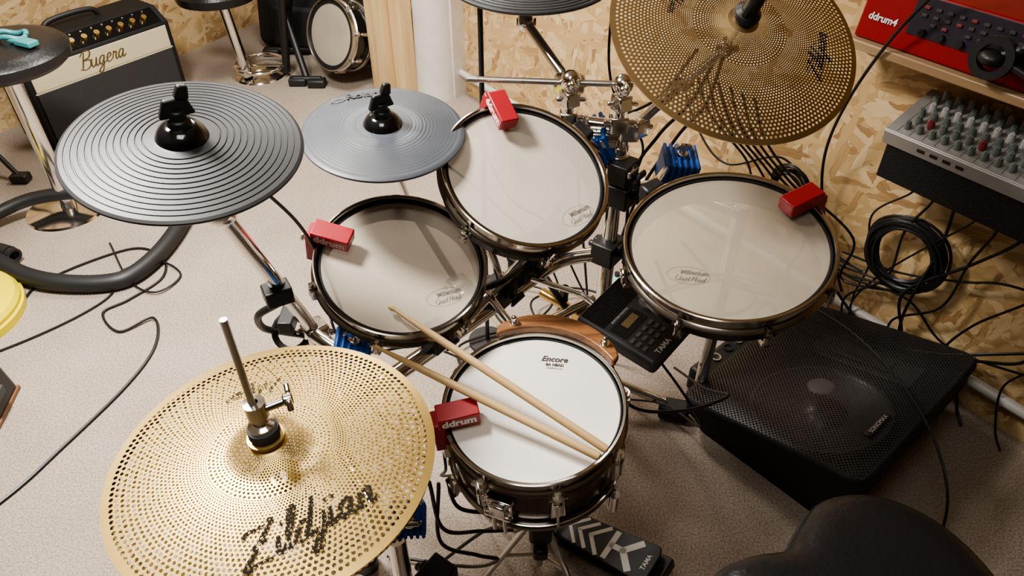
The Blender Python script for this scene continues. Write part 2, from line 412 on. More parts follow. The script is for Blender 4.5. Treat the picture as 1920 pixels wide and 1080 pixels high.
ride=thing('ride_cymbal','large perforated bronze cymbal tilted steeply on its stand','cymbal',Mr)
perforated(ride,'cymbal_plate',.2286,zr,BRONZE,RB,hr=.285)
INKR=ink_perf('ride_ink',156,.086,qof(RB[1]),.36,(.016,.012,.009))
script(ride,'Zildjian',.0140,INKR,T(.150,-.038,0)@RZ(74),.34,.35,zr,.1,track=1.08,wide=1.1)
script(ride,'Zildjian',.0095,INKR,T(-.115,.045,0)@RZ(250),.30,.35,zr,.2)

def oval(parent,a,b,M,m,w=.0006,name='printed_emblem'):
    g=G();N=48;vs=[];fs=[]
    for i in range(N):
        t=2*pi*i/N
        vs+=[(a*math.cos(t),b*math.sin(t),0),((a-w)*math.cos(t),(b-w)*math.sin(t),0)]
    for i in range(N):
        j=(i+1)%N;fs.append((2*i,2*j,2*j+1,2*i+1))
    g.add(vs,fs,M);mk(name,g,m,parent,smooth=False)
def epad(C,n,R,label,txt=None,rubber=None,pitch=.0092,gd=.0022):
    M=frame(C,n);e=thing('cymbal_pad',label,'electronic cymbal',M,'rubber cymbal pads')
    pr=[(.012,.021),(.034,.016)]
    r=.044;zf=lambda r:.016*(1-((r-.03)/(R-.03))**1.3) if r>.03 else .016
    pr.append((.042,zf(.042)))
    while r<R-.010:
        pr+=[(r,zf(r)),(r+pitch*.70,zf(r+pitch*.70)),(r+pitch*.76,zf(r)-gd),(r+pitch*.92,zf(r)-gd*1.05)];r+=pitch
    pr+=[(R-.004,zf(R-.004)),(R,-.0015),(R+.0005,-.004),(R-.003,-.008),(R-.03,-.004),(.03,.006)]
    g=G().lathe(pr,I4,128);mk('rubber_pad',g,rubber or CYRUB,e,ang=25)
    g=G().lathe([(.010,.036),(.018,.036),(.024,.033),(.031,.026),(.0355,.0185),(.037,.014)],I4,48);mk('bell',g,GLOSS,e)
    if txt:
        rr=.122;text(e,txt,.029,DINK,T(-.046,.110,zf(rr)+.0018)@RZ(20)@RX(-6),ext=.0008,off=.0005)
        oval(e,.015,.008,T(-.098,.086,zf(rr)+.002)@RZ(25),DINK,.003)
    g=G();g.cyl((0,0,.03),(0,0,.060),.012);g.cyl((0,0,.03),(0,0,.046),.018,.015)
    g.box(.050,.012,.028,T(0,0,.064)@RZ(35),.62,.8);g.box(.020,.013,.020,T(.010,.006,.086)@RZ(35)@RY(15),.7,.8)
    mk('wing_nut',g,BLK,e,bevel=.003)
    return e
epad((-.469,.942,1.127),(.133,-.130,1),.165,'black grooved rubber cymbal pad with glossy bell')
epad((-.241,1.250,.986),(.050,-.106,1),.152,'dusty grey rubber cymbal pad with painted-in sheen and printed maker name','Roland',CYRUB2,.0066,.0008)
epad((.04,1.675,1.14),(0,-.10,1),.19,'black rubber cymbal pad raised above the clamps')

# ---------------------------------------------------------------- drums
def drum(name,C,n,R,depth,label,headm,shellm,nl,rot=0,bottom=True,ldepth=.055,hoopm=None,cw=.005,deep=.018,big=1,lugm=None):
    M=frame(C,n);e=thing(name,label,'drum',M,'drums of the kit');hm=hoopm or NICKEL;lm=lugm or hm
    ri=R-.009
    g=G();g.lathe([(1e-4,.0005),(ri*.5,.0005),(ri-cw,0),(ri-.001,-.004)],I4,96);mk('drum_head',g,headm,e)
    g=G();g.lathe([(ri-cw,.0006),(ri-cw+.001,.0028),(ri-.001,.003),(ri+.002,-.001),(ri+.003,-.010)],I4,96);mk('head_collar',g,BLK,e)
    g=G();hp=[(R-.0065,-deep+.002),(R-.0072,.007),(R-.0062,.0105),(R-.002,.0115),(R+.0003,.0105),(R+.0003,.0085),(R-.0035,.0075),(R-.0040,-deep+.003),(R+.001,-deep),(R+.004,-deep-.003),(R+.001,-deep-.005),(R-.008,-deep-.003)]
    g.lathe(hp,I4,96,close=True)
    for i in range(nl):
        a=rot+360*i/nl;g.box(.014,.022*big,.004,RZ(a)@T(R+.004,0,-deep-.003))
    mk('hoop',g,hm,e,label='metal flanged drum hoop')
    g=G().lathe([(ri-.001,-.008),(ri-.001,-depth),(ri-.006,-depth),(ri-.006,-.02)],I4,72);mk('shell',g,shellm,e)
    if bottom:
        g=G();bp=[(r,-depth-z*.7) for r,z in hp];g.lathe(bp,I4,72,close=True);mk('hoop',g,hm,e)
        g=G().lathe([(1e-4,-depth-.002),(ri,-depth-.001)],I4,48);mk('resonant_head',g,HEAD,e)
    rl=None
    for i in range(nl):
        a=rot+360*i/nl
        if rl is None:
            g=G();x=R+.005;g.cyl((x,0,-deep-.003),(x,0,-ldepth),.0030*big,seg=10);g.cyl((x,0,-deep+.004),(x,0,-deep+.012),.0042*big,seg=8);g.cyl((x,0,-deep-.003),(x,0,-deep+.004),.0068*big,seg=16)
            rl=mk('tension_rod',g,lm,e,keep=True);rl.matrix_local=RZ(a)
            g=G();g.box(.022,.018*big,.034*big if bottom else .016,T(R-.002,0,-ldepth-.006),.9,.75);g.cyl((x,0,-ldepth+.016),(x,0,-ldepth-.020 if bottom else -ldepth-.006),.0068*big,seg=14)
            if big>1: g.cyl((x,0,-ldepth-.002),(x,0,-ldepth+.006),.0105,seg=14);g.cyl((x-.001,0,-ldepth-.016),(x-.001,0,-depth+.006),.003,seg=8)
            lg=mk('lug',g,lm,e,keep=True,bevel=.003);lg.matrix_local=RZ(a)
        else:
            for q in (rl,lg):
                c=q.copy();COL.objects.link(c);c.parent=e;c.matrix_local=RZ(a)
    return e,M
def mark(e,x,y,rot,s=1):
    M=T(x,y,.0012)@RZ(rot)@Matrix.Scale(s,4)
    text(e,'Millenium',.0120,GINK,M@T(.010,.007,0),off=.0003)
    script(e,'Quiet Head',.0058,GINK,M@T(.004,-.009,0),.14,.35)
    oval(e,.036,.019,M,GINK,.0005)
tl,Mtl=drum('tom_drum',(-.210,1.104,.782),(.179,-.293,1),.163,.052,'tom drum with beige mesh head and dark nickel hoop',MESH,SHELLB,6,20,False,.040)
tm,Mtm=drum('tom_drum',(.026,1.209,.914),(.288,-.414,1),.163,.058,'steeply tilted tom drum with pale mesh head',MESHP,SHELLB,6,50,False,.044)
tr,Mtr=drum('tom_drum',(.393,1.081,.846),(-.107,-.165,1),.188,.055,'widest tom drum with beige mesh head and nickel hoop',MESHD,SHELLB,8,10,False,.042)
sn,Msn=drum('snare_drum',(.039,.869,.648),(-.052,-.110,1),.163,.140,'small snare drum with white coated head and dark wood shell',HEAD,SHELLW,8,12,ldepth=.055,cw=.003,deep=.020,big=1.5,lugm=CHROME)
mark(tl,.086,-.064,24);mark(tm,.100,-.074,36);mark(tr,-.082,-.068,-14,1.05)
text(sn,'Encore',.017,INK,T(.040,.102,.0012)@RZ(-8),shear=.3,off=.0004);text(sn,'BA HEAD',.008,INK,T(.040,.089,.0012)@RZ(-8),off=.0003);text(sn,'MADE IN U.S.A.',.0045,INK,T(.040,.081,.0012)@RZ(-8))
g=G();Ms=RZ(-112)
g.box(.018,.046,.048,Ms@T(.163,0,-.072));g.box(.014,.032,.034,Ms@T(.178,0,-.064),.8,.8);g.cyl(Ms@V((.180,-.024,-.078)),Ms@V((.180,.024,-.078)),.0055);g.cyl(Ms@V((.177,.010,-.085)),Ms@V((.177,.010,-.140)),.0035);g.cyl(Ms@V((.177,-.010,-.085)),Ms@V((.177,-.010,-.140)),.0035)
mk('strainer',g,CHROME,sn,bevel=.003,label='chrome snare strainer lever')

MC=Msn@T(0,0,.012)
wc=thing('wooden_hoop_riser','curved walnut block bolted over the snare hoop','drum accessory',MC)
g=G();vs=[];fs=[];N=32
for i in range(N+1):
    t=i/N;a=math.radians(26+ t*88);wv=.006+.028*math.sin(pi*t)**.35
    for r,z in ((.160,0),(.160+wv,0),(.160+wv,.018),(.160,.018)): vs.append((r*math.cos(a),r*math.sin(a),z))
for i in range(N):
    for k in range(4):
        l=(k+1)%4;fs.append((i*4+k,i*4+l,(i+1)*4+l,(i+1)*4+k))
fs+=[(3,2,1,0),(N*4,N*4+1,N*4+2,N*4+3)]
g.add(vs,fs);mk('block',g,WALNUT,wc,bevel=.004,ang=50)
for a in (40,101):
    g=G();p=V((.174*math.cos(math.radians(a)),.174*math.sin(math.radians(a)),0))
    g.cyl(p+V((0,0,.017)),p+V((0,0,.021)),.009,seg=20);g.cyl(p+V((0,0,.02)),p+V((0,0,.032)),.0045,.004,seg=12);g.sph(p+V((0,0,.032)),.0055)
    mk('bolt',g,CHROME,wc)

def trigger(MD,R,ang,label,im=WHT):
    M=MD@RZ(ang)@T(R-.006,0,0)@RZ(180)
    e=thing('drum_trigger',label,'drum trigger',M,'red clip-on triggers')
    g=G();g.box(.074,.038,.027,T(.024,0,.0285));g.box(.022,.036,.075,T(-.013,0,-.010));g.box(.030,.030,.012,T(.022,0,.014),)
    mk('housing',g,RED,e,bevel=.0025)
    text(e,'ddrum',.0225,im,T(.024,-.0193,.0285)@RX(90),off=.0009)
    g=G();g.cyl((-.013,0,-.046),(-.013,0,-.062),.006);g.cyl((-.013,0,-.062),(-.013,0,-.085),.0045);g.cyl((-.035,0,.0),(-.022,0,0),.006);g.cyl((-.036,0,.0),(-.033,0,0),.009)
    mk('jack_plug',g,STEEL,e)
    return M@V((-.013,0,-.085))
j1=trigger(Mtl,.165,167,'red plastic drum trigger clipped on the beige tom hoop',FADED)
j2=trigger(Mtm,.165,114,'red plastic drum trigger clipped on the tilted tom hoop')
j3=trigger(Mtr,.190,27,'red plastic drum trigger clipped on the widest tom hoop')
j4=trigger(Msn,.165,193,'red plastic drum trigger clipped on the snare hoop')

def stick(tip,butt,label):
    tip=V(tip);butt=V(butt);L=(butt-tip).length
    x=(tip-butt).normalized();y=V((0,0,1)).cross(x).normalized();z=x.cross(y)
    M=Matrix((x,y,z)).transposed().to_4x4();M.translation=butt
    prof=[(0,.003),(.002,.0062),(.006,.0074),(L*.6,.0074),(L*.78,.0066),(L*.93,.0040),(L*.965,.0030),(L*.972,.0045),(L*.985,.0052),(L*.995,.0038),(L,.001)]
    g=G();g.tube([(p,0,0) for p,r in prof],0,16,True,[r for p,r in prof])
    return mk('drumstick',g,STICK,M=M,keep=True,label=label,cat='drumstick',group='drumsticks')
stick((-.223,1.0,.770),(.156,.752,.674),'wooden drumstick resting on snare head and tom hoop')
stick((-.249,.947,.722),(.143,.741,.670),'wooden drumstick lying across the snare hoop')

# ---------------------------------------------------------------- hi-hat stand
hs=thing('hi_hat_stand','chrome hi-hat stand with long pull rod and clutch','hi-hat stand',T(-.263,.505,0))
g=G();g.cyl((-.263,.505,.1),(-.266,.503,1.19),.0038);mk('pull_rod',g,STEEL,hs,world=True)
g=G().lathe([(.0045,.030),(.020,.034),(.020,.038),(.0045,.040)],Mh,32);mk('washer',g,GOLD,hs,world=True)
g=G().lathe([(.0045,.039),(.0155,.039),(.017,.043),(.0165,.052),(.0045,.052)],Mh,32);mk('felt_washer',g,FELT,hs,world=True)
g=G().lathe([(.0045,.052),(.014,.052),(.014,.057),(.008,.060),(.0075,.068),(.0115,.070),(.0115,.090),(.0045,.091)],Mh,32)
g.cyl(Mh@V((.008,.0,.080)),Mh@V((.026,.01,.080)),.0045);mk('clutch',g,CHROME,hs,world=True)
g=G();Mw=Mh@T(.028,.012,.080)@RZ(20)
g.cyl(Mw@V((-.003,0,0)),Mw@V((.008,0,0)),.007);g.box(.007,.018,.012,Mw@T(.004,.011,.004)@RX(25),.8,.6);g.box(.007,.018,.012,Mw@T(.004,-.011,.004)@RX(-25),.8,.6)
mk('wing_nut',g,CHROME,hs,world=True,bevel=.002)
g=G();g.cyl((-.263,.505,.05),(-.263,.505,.62),.0145);g.cyl((-.263,.505,.60),(-.264,.504,.945),.0095);g.cyl((-.263,.505,.585),(-.263,.505,.625),.019);mk('tube',g,CHROME,hs,world=True)
for a in (100,220,340):
    p=V((math.cos(math.radians(a)),math.sin(math.radians(a)),0))
    c=V((-.263,.505,0))
    g=G();g.tube([c+V((0,0,.38))+p*.02,c+p*.26+V((0,0,.03))],.008,10);g.tube([c+V((0,0,.13))+p*.01,c+p*.17+V((0,0,.14))],.006,8);mk('leg',g,CHROME,hs,world=True)
    g=G();g.sph(c+p*.27+V((0,0,.02)),.02);mk('rubber_foot',g,RUB,hs,world=True)
g=G();g.box(.09,.26,.012,T(-.24,.36,.05)@RX(10));g.box(.10,.05,.02,T(-.24,.22,.012));mk('footboard',g,STEEL,hs,world=True,bevel=.004)

# ---------------------------------------------------------------- rack
rk=thing('drum_rack','chrome tube drum rack with blue ribbed clamps','drum rack',T(0,1.3,0))
def tb(pts,r,name='tube',m=CHROME,p=rk,sp=True,seg=20,**k):
    g=G();g.tube(spline(pts,8) if sp and len(pts)>2 else pts,r,seg);return mk(name,g,m,p,world=True,**k)
tb([(.235,1.445,.02),(.235,1.445,.87)],.019,'upright')
tb([(-.345,.93,.02),(-.345,.93,.68)],.019,'upright')
tb([(-.200,.70,.02),(-.200,.70,.50)],.017,'upright')
tb([(-.345,.93,.55),(-.20,1.10,.53),(0,1.33,.52),(.12,1.44,.53),(.235,1.445,.55)],.019,'crossbar')
tb([(-.345,.93,.46),(-.200,.70,.44)],.016,'crossbar')
tb([(.235,1.445,.72),(.36,1.47,.72),(.52,1.40,.70)],.018,'crossbar')
tb([(.52,1.40,.72),(.53,1.42,.02)],.017,'upright')
tb([(.10,1.50,.13),(.235,1.445,.12),(.43,1.395,.06)],.014,'foot_tube')
tb([(-.345,.93,.04),(-.44,.92,.04)],.013,'foot_tube')
tb([(-.13,1.03,.52),(.03,1.24,.47),(.20,1.40,.44)],.013,'crossbar')
tb([(-.06,1.02,.50),(.10,1.26,.44)],.011,'crossbar')
tb([(-.28,1.0,.60),(-.40,1.09,.61)],.015,'crossbar')
g=G();g.box(.085,.055,.05,T(.46,1.39,.032)@RZ(-15));mk('rubber_foot',g,RUB,rk,world=True,bevel=.012,seg=4)
g=G();g.box(.07,.05,.04,T(.10,1.51,.04));mk('rubber_foot',g,RUB,rk,world=True,bevel=.012)
for x,y in ((-.345,.93),(-.2,.70),(.53,1.42),(.235,1.445)):
    g=G();g.cyl((x,y,0),(x,y,.04),.026);mk('rubber_foot',g,RUB,rk,world=True,bevel=.004)
def bclamp(C,n,w=.06):
    M=frame(C,n)
    g=G();g.box(w,w*.85,w*.9,M)
    for i in range(6): g.box(w*.10,w*1.0,w*1.04,M@T(-w*.42+i*w*.168,0,0))
    mk('clamp',g,BLUE,rk,world=True,bevel=.003,label='blue ribbed nylon clamp')
    g=G();g.cyl(M@V((0,0,-w*.6)),M@V((0,0,w*.75)),.005);g.box(.045,.009,.014,M@T(0,0,w*.82),.6);g.cyl(M@V((0,0,w*.5)),M@V((0,0,w*.62)),.012)
    mk('wing_bolt',g,CHROME,rk,world=True,bevel=.002)
bclamp((.180,1.465,.835),(-.5,-.2,1),.090)
bclamp((.380,1.480,.765),(.1,-.2,1),.082)
bclamp((-.305,1.00,.655),(.3,-.2,1),.070)
bclamp((-.185,.74,.50),(.2,-.6,.6),.062)
for C,w in (((-.30,.985,.585),.05),((-.03,1.30,.55),.06),((.03,1.37,.57),.055),((.235,1.445,.56),.06),((-.16,1.14,.56),.05),((.25,1.42,.74),.055),((.245,1.415,.80),.05),((-.14,.70,.36),.055),((.10,1.45,.60),.05)):
    g=G();M=T(*C)@RZ(54);g.box(w*1.2,w,w,M);g.box(w*.4,w*1.3,w*.5,M@T(0,0,w*.2));g.cyl(M@V((0,-w*.9,0)),M@V((0,w*.9,0)),w*.14);g.box(w*.9,w*.16,w*.35,M@T(0,-w*.9,w*.1),.6)
    mk('joint',g,BLK,rk,world=True,bevel=.006)
def tomarm(M,a,b,dep=.06,R=.15):
    p=M@V((R*math.cos(math.radians(a)),R*math.sin(math.radians(a)),-dep))
    q=M@V(((R+.05)*math.cos(math.radians(a)),(R+.05)*math.sin(math.radians(a)),-dep))
    tb([p,q,V(b)+V((0,0,.03)),b],.0095,'tom_arm')
    g=G();g.box(.03,.045,.05,Matrix.Translation(q)@M.to_3x3().to_4x4()@RZ(a));mk('tom_bracket',g,BLK,rk,world=True,bevel=.006)
tomarm(Mtl,40,(-.03,1.30,.57),.04);tomarm(Mtm,50,(.20,1.44,.80),.04);tomarm(Mtr,120,(.36,1.47,.75),.04,R=.175)
tb([(-.06,1.25,.60),(.05,1.10,.50),(-.02,1.02,.44)],.009,'support_arm')
tb([(-.10,1.17,.58),(.04,1.38,.60),(.12,1.56,.62)],.012,'support_arm')
tb([(.02,1.30,.62),(-.03,1.22,.64),(-.10,1.19,.64)],.008,'support_arm',BLK)
tb([(.06,1.42,.62),(.0,1.33,.66)],.014,'support_arm',BLK)

# ---------------------------------------------------------------- cymbal stands
def stand(label,pts,r,base,mt=CHROME):
    e=thing('cymbal_boom_stand',label,'cymbal stand',T(*base),'cymbal boom arms')
    g=G();g.tube(pts[:2],.0042,12);mk('threaded_post',g,STEEL,e,world=True)
    for i in range(1,len(pts)-1):
        rr=r*(.65+.35*(i/(len(pts)-2)))
        g=G();g.cyl(pts[i],pts[i+1],rr);mk('tube',g,mt,e,world=True)
        g=G();g.sph(pts[i],rr*1.7);g.cyl(V(pts[i])+V((-.02,0,0)),V(pts[i])+V((.022,0,0)),rr*.8);mk('tilter',g,mt,e,world=True)
    p=V(pts[-1]);g=G();g.box(.05,.05,.045,Matrix.Translation(p)@RZ(40));g.cyl(p+V((-.04,0,0)),p+V((.04,0,0)),.008)
    mk('clamp',g,mt,e,world=True,bevel=.008)
    return e
e=stand('chrome boom arm holding the black grooved cymbal pad',[(-.462,.935,1.165),(-.472,.955,1.085),(-.467,.985,.98),(-.405,1.11,.60)],.0145,(-.42,1.1,0))
g=G();g.tube(spline([(-.437,1.04,.74),(-.485,1.05,.70),(-.50,1.09,.63),(-.47,1.12,.59),(-.42,1.10,.60)]),.008,8);g.box(.05,.04,.035,T(-.435,1.045,.76)@RZ(30));g.box(.03,.06,.03,T(-.45,1.10,.645))
mk('strap_clamp',g,BLK,e,world=True,bevel=.005,label='black rubber strap clamp on the boom')
g=G();pts=[(-.455+.035*math.cos(t),1.11+.035*math.sin(t)*.6,.60+.03*math.sin(t)) for t in [2*pi*k/20 for k in range(21)]];g.tube(pts,.007,8);mk('strap_loop',g,BLK,e,world=True)
stand('slim chrome arm under the smaller cymbal pad',[(-.238,1.244,1.03),(-.243,1.257,.95),(-.225,1.38,.72),(-.12,1.30,.56)],.011,(-.2,1.3,0))
stand('chrome boom arm carrying the tilted perforated cymbal',[Mr@V((0,0,.05)),Mr@V((0,0,-.04)),(.36,1.47,.98),(.27,1.47,.88)],.011,(.3,1.47,0))
stand('chrome boom arm carrying the raised cymbal pad',[(.04,1.67,1.18),(.04,1.672,1.09),(.03,1.60,1.06),(.12,1.455,.985)],.012,(.1,1.5,0))
e=thing('wing_nut','black wing nut and felt topping the bronze cymbal','wing nut',Mr)
g=G();g.lathe([(.004,.040),(.018,.040),(.024,.046),(.024,.056),(.015,.064),(.015,.085),(.013,.104),(.004,.106)],I4,28);g.box(.05,.010,.024,T(0,0,.075)@RZ(50),.5);mk('wing_nut_body',g,BLK,e,bevel=.002)
mc=thing('multi_clamp','chrome clamp cluster holding a horizontal rod above rack','clamp',T(.2,1.45,.82))
g=G();g.cyl((-.09,1.445,1.0),(.225,1.42,1.0),.0062);g.cyl((-.092,1.445,1.0),(-.07,1.443,1.0),.0075)
for x in (-.05,-.03,-.01,.02): g.cyl((x,1.445-(x+.09)*.079,1.0),(x+.004,1.445-(x+.09)*.079,1.0),.0068)
mk('rod',g,STEEL,mc,world=True)
for x,y in ((.12,1.43),(.225,1.41)):
    g=G();g.sph((x,y,1.005),.022);g.cyl((x,y-.03,1.0),(x,y+.03,1.0),.011);g.cyl((x,y,1.02),(x,y,.90),.0095);g.box(.034,.034,.034,T(x,y,.965)@RZ(30));g.box(.010,.030,.016,T(x+.0,y-.037,1.014));g.cyl((x-.03,y,.962),(x+.035,y,.962),.005)
    g.box(.038,.044,.038,T(x,y+.01,.915));g.cyl((x-.034,y,.92),(x+.034,y,.92),.0065);g.box(.008,.03,.014,T(x+.038,y,.92))
    mk('ball_clamp',g,CHROME,mc,world=True,bevel=.005)
g=G();g.cyl((.085,1.47,.90),(.265,1.44,.89),.014);g.box(.13,.045,.014,T(.17,1.45,.877)@RZ(-8));g.box(.04,.055,.04,T(.10,1.465,.895));g.box(.04,.055,.04,T(.25,1.44,.89));g.box(.055,.045,.02,T(.20,1.44,.862));g.cyl((.16,1.39,.89),(.16,1.50,.89),.007);g.cyl((.06,1.44,.905),(.10,1.45,.905),.006);g.cyl((.055,1.44,.905),(.062,1.44,.905),.012)
mk('bridge',g,CHROME,mc,world=True,bevel=.005)
g=G();g.cyl((.235,1.445,.88),(.235,1.445,.78),.0165);g.cyl((.235,1.445,.80),(.235,1.445,.828),.026);g.cyl((.235,1.445,.835),(.235,1.445,.850),.022);g.cyl((.21,1.42,.812),(.26,1.39,.812),.006);g.box(.04,.008,.016,T(.262,1.388,.812)@RZ(55));mk('stem',g,CHROME,mc,world=True,bevel=.003)
g=G();g.cyl((-.078,1.70,0.01),(-.072,1.70,1.25),.0065);g.cyl((-.078,1.70,0),(-.078,1.70,.012),.06)
mk('support_pole',g,BLK,label='thin black upright pole behind the tilted tom',cat='pole')

ss=thing('snare_stand','chrome tripod stand cradling the snare drum','drum stand',T(.06,.91,0))
g=G();g.cyl((.06,.91,.05),(.055,.90,.44),.013);g.cyl((.055,.90,.40),(.053,.895,.48),.009);g.cyl((.058,.905,.36),(.058,.905,.41),.019);g.box(.04,.05,.04,T(.055,.90,.44));mk('tube',g,CHROME,ss,world=True,bevel=.003)
for a in (75,195,315):
    p=V((math.cos(math.radians(a)),math.sin(math.radians(a)),0));c=V((.06,.91,0))
    g=G();g.tube([c+V((0,0,.26)),c+p*.14+V((0,0,.02))],.007,10);g.tube([c+V((0,0,.09)),c+p*.085+V((0,0,.12))],.005,8);mk('leg',g,STEEL,ss,world=True)
    g=G();g.sph(c+p*.14+V((0,0,.018)),.018);mk('rubber_foot',g,RUB,ss,world=True)
    p2=V((math.cos(math.radians(a+8)),math.sin(math.radians(a+8)),0))
    q=Msn@(p2*.172+V((0,0,-.168)))
    g=G();g.tube([V((.055,.90,.45)),(V((.055,.90,.45))*.3+q*.7)+V((0,0,-.025)),q],.006,10);g.cyl(q-V((0,0,.01)),q+V((0,0,.03)),.011);mk('basket_arm',g,CHROME,ss,world=True)
g=G();g.box(.045,.05,.10,T(.055,.80,.40));g.box(.03,.06,.03,T(.055,.79,.33));g.cyl((.03,.78,.42),(.09,.78,.42),.008)
mk('joint',g,BLK,ss,world=True,bevel=.008)

Mk=frame((.210,.945,.080),(-.25,.05,1),(.80,-.60,0))
kp=thing('kick_pedal','black bass drum pedal with white arrow print','drum pedal',Mk)
g=G();vs=[(-.16,-.035,0),(.132,-.05,0),(.140,-.03,0),(.140,.03,0),(.132,.05,0),(-.16,.035,0)]
g.add(vs+[(x,y,.010) for x,y,z in vs],[(5,4,3,2,1,0),(6,7,8,9,10,11)]+[(i,(i+1)%6,(i+1)%6+6,i+6) for i in range(6)]);mk('footboard',g,BLK,kp,bevel=.002)
g=G()
def stroke(pts,w): 
    for a,b in zip(pts[:-1],pts[1:]):
        a=V(a);b=V(b);d=(b-a).normalized();n=V((-d.y,d.x))*w/2;o=[a+n-d*w*.3,a-n-d*w*.3,b-n+d*w*.3,b+n+d*w*.3]
        g.add([(q.x,q.y,.0108) for q in o],[(0,1,2,3)])
stroke([(-.025,-.036),(-.060,0),(-.025,.034)],.009);stroke([(-.053,-.036),(-.088,0),(-.053,.034)],.008);stroke([(.007,-.038),(-.028,0),(.007,.036)],.010)
stroke([(.028,-.034),(.028,.034)],.014);stroke([(.028,0),(.060,0)],.014);stroke([(.092,-.036),(.060,0),(.092,.036)],.016)
mk('printed_emblem',g,WHT,kp,smooth=False)
text(kp,'TAMA',.015,WHT,T(.121,0,.0108)@RZ(90),off=.0003)
g=G();g.box(.03,.10,.03,T(.145,0,-.03));g.box(.29,.07,.008,T(-.01,0,-.052));mk('heel_plate',g,BLK,kp,bevel=.003)
g=G()
for sy in(-1,1): g.cyl((-.17,sy*.055,-.05),(-.17,sy*.055,.16),.009)
g.cyl((-.17,-.07,.15),(-.17,.07,.15),.008);mk('frame',g,CHROME,kp)
g=G();g.cyl((-.17,0,.15),(-.22,0,.30),.004);g.cyl((-.235,0,.30),(-.20,0,.31),.022);mk('beater',g,FELT,kp)

# ---------------------------------------------------------------- metronome
Mm=frame((.268,1.178,.565),(-.06,-.14,1),(.66,.75,0))
rm=thing('practice_metronome','dark electronic drum metronome with dial and amber display','metronome',Mm)
g=G();g.box(.172,.210,.035,T(0,0,0),.95,.96);mk('case',g,DGREY,rm,bevel=.012,seg=4)
g=G()
for i in range(11): g.box(.14,.003,.004,T(0,.038+i*.0055,.0185))
mk('speaker_slots',g,BLK,rm)
g=G();g.box(.080,.042,.0015,T(-.025,.002,.0180));mk('display_bezel',g,BLK,rm)
g=G();g.box(.042,.018,.002,T(-.018,.004,.0190));mk('display',g,LCD,rm)
g=G();g.cyl((.050,.0,.017),(.050,.0,.027),.025,.023,36);g.cyl((.050,.0,.027),(.050,.0,.030),.016,.015,36);mk('dial',g,BTN,rm,bevel=.001)
for i in range(12):
    g=G();g.box(.014,.008,.005,T(-.060+(i%4)*.022,-.032-(i//4)*.016,.019));mk('button',g,BTN,rm,bevel=.001)
for i in range(3):
    g=G();g.cyl((.054,-.038-i*.016,.018),(.054,-.038-i*.016,.024),.006);mk('knob',g,BLK,rm)
text(rm,'TAMA',.017,WHT,T(-.030,-.088,.0182),off=.0004)
text(rm,'RHYTHM WATCH',.007,WHT,T(-.02,.029,.0192))
g=G();g.cyl((.265,1.187,.53),(.16,1.30,.54),.007);g.cyl((.16,1.3,.54),(.02,1.36,.55),.007)
mk('mount_arm',g,CHROME,rm,world=True)

# ---------------------------------------------------------------- speaker
E=V((.48,1.36,0));a_=V((.66,-.75,0)).normalized();b_=V((-a_.y,a_.x,0))
Msp=frame(E,(0,0,1),a_)
sp=thing('stage_monitor_speaker','large black wedge speaker with perforated grille on carpet','speaker',Msp)
rim=.014
ang=math.atan2(.125,.51)
Mg=frame(Msp@V((.235,.29,.1875)),Msp.to_3x3()@V((-math.sin(ang),0,math.cos(ang))),Msp.to_3x3()@V((math.cos(ang),0,math.sin(ang))))
inv=Msp.inverted()
hx,hy=.2625,.31
def loc(x,y,z): return inv@(Mg@V((x,y,z)))
def rr(hx,hy,r,z,n=6):
    o=[]
    for cx,cy,a0 in ((hx-r,-hy+r,-90),(hx-r,hy-r,0),(-hx+r,hy-r,90),(-hx+r,-hy+r,180)):
        for k in range(n+1):
            a=math.radians(a0+90*k/n);o.append((cx+r*math.cos(a),cy+r*math.sin(a),z))
    return o
rings=[[tuple(loc(*p)) for p in rr(hx,hy,.05,-.014)],[tuple(loc(*p)) for p in rr(hx-.003,hy-.003,.048,-.004)],[tuple(loc(*p)) for p in rr(hx-.009,hy-.009,.042,0)],[tuple(loc(*p)) for p in rr(hx-rim,hy-rim,.036,0)],[tuple(loc(*p)) for p in rr(hx-rim,hy-rim,.036,-.07)]]
base=[]
for x,y,z in rr(.225,.275,.05,0): base.append((x+.240,y+.300,0))
rings=[base]+rings;n=len(base);vs=[p for r_ in rings for p in r_];fs=[tuple(range(n))[::-1],tuple((len(rings)-1)*n+i for i in range(n))]
for k in range(len(rings)-1):
    for i in range(n):
        j=(i+1)%n;fs.append((k*n+i,k*n+j,(k+1)*n+j,(k+1)*n+i))
g=G();g.add(vs,fs);mk('cabinet',g,TOLEX,sp,ang=50)
g=G();nx=18;vs=[];fs=[];sx,sy=hx-.010,hy-.010
for i in range(nx+1):
    for j in range(nx+1):
        u=-1+2*i/nx;v=-1+2*j/nx
        uu=u*(1-.012*v**8);vv=v*(1-.012*u**8)
        vs.append((uu*sx,vv*sy,.000+.022*(1-u**4)*(1-v**4)))
for i in range(nx):
    for j in range(nx):
        a=i*(nx+1)+j;fs.append((a,a+nx+1,a+nx+2,a+1))
g.add(vs,fs);o=mk('grille',g,GRILLE,sp,keep=True);o.matrix_local=inv@Mg
g=G().lathe([(.185,-.060),(.178,-.046),(.168,-.046),(.160,-.052),(.07,-.066),(.055,-.050),(.035,-.036),(.001,-.030)],Mg@T(.02,-.075,0),64);mk('woofer',g,CONE,sp,world=True)
g=G().lathe([(.001,.0235),(.026,.0230),(.036,.0205)],Mg@T(.02,-.075,0),48);mk('dust_cap_embossing',g,DGREY,sp,world=True)
g=G();g.box(.30,.10,.01,Mg@T(.0,.20,-.064));g.box(.16,.06,.012,Mg@T(.0,.20,-.056));mk('horn',g,CONE,sp,world=True,bevel=.003)
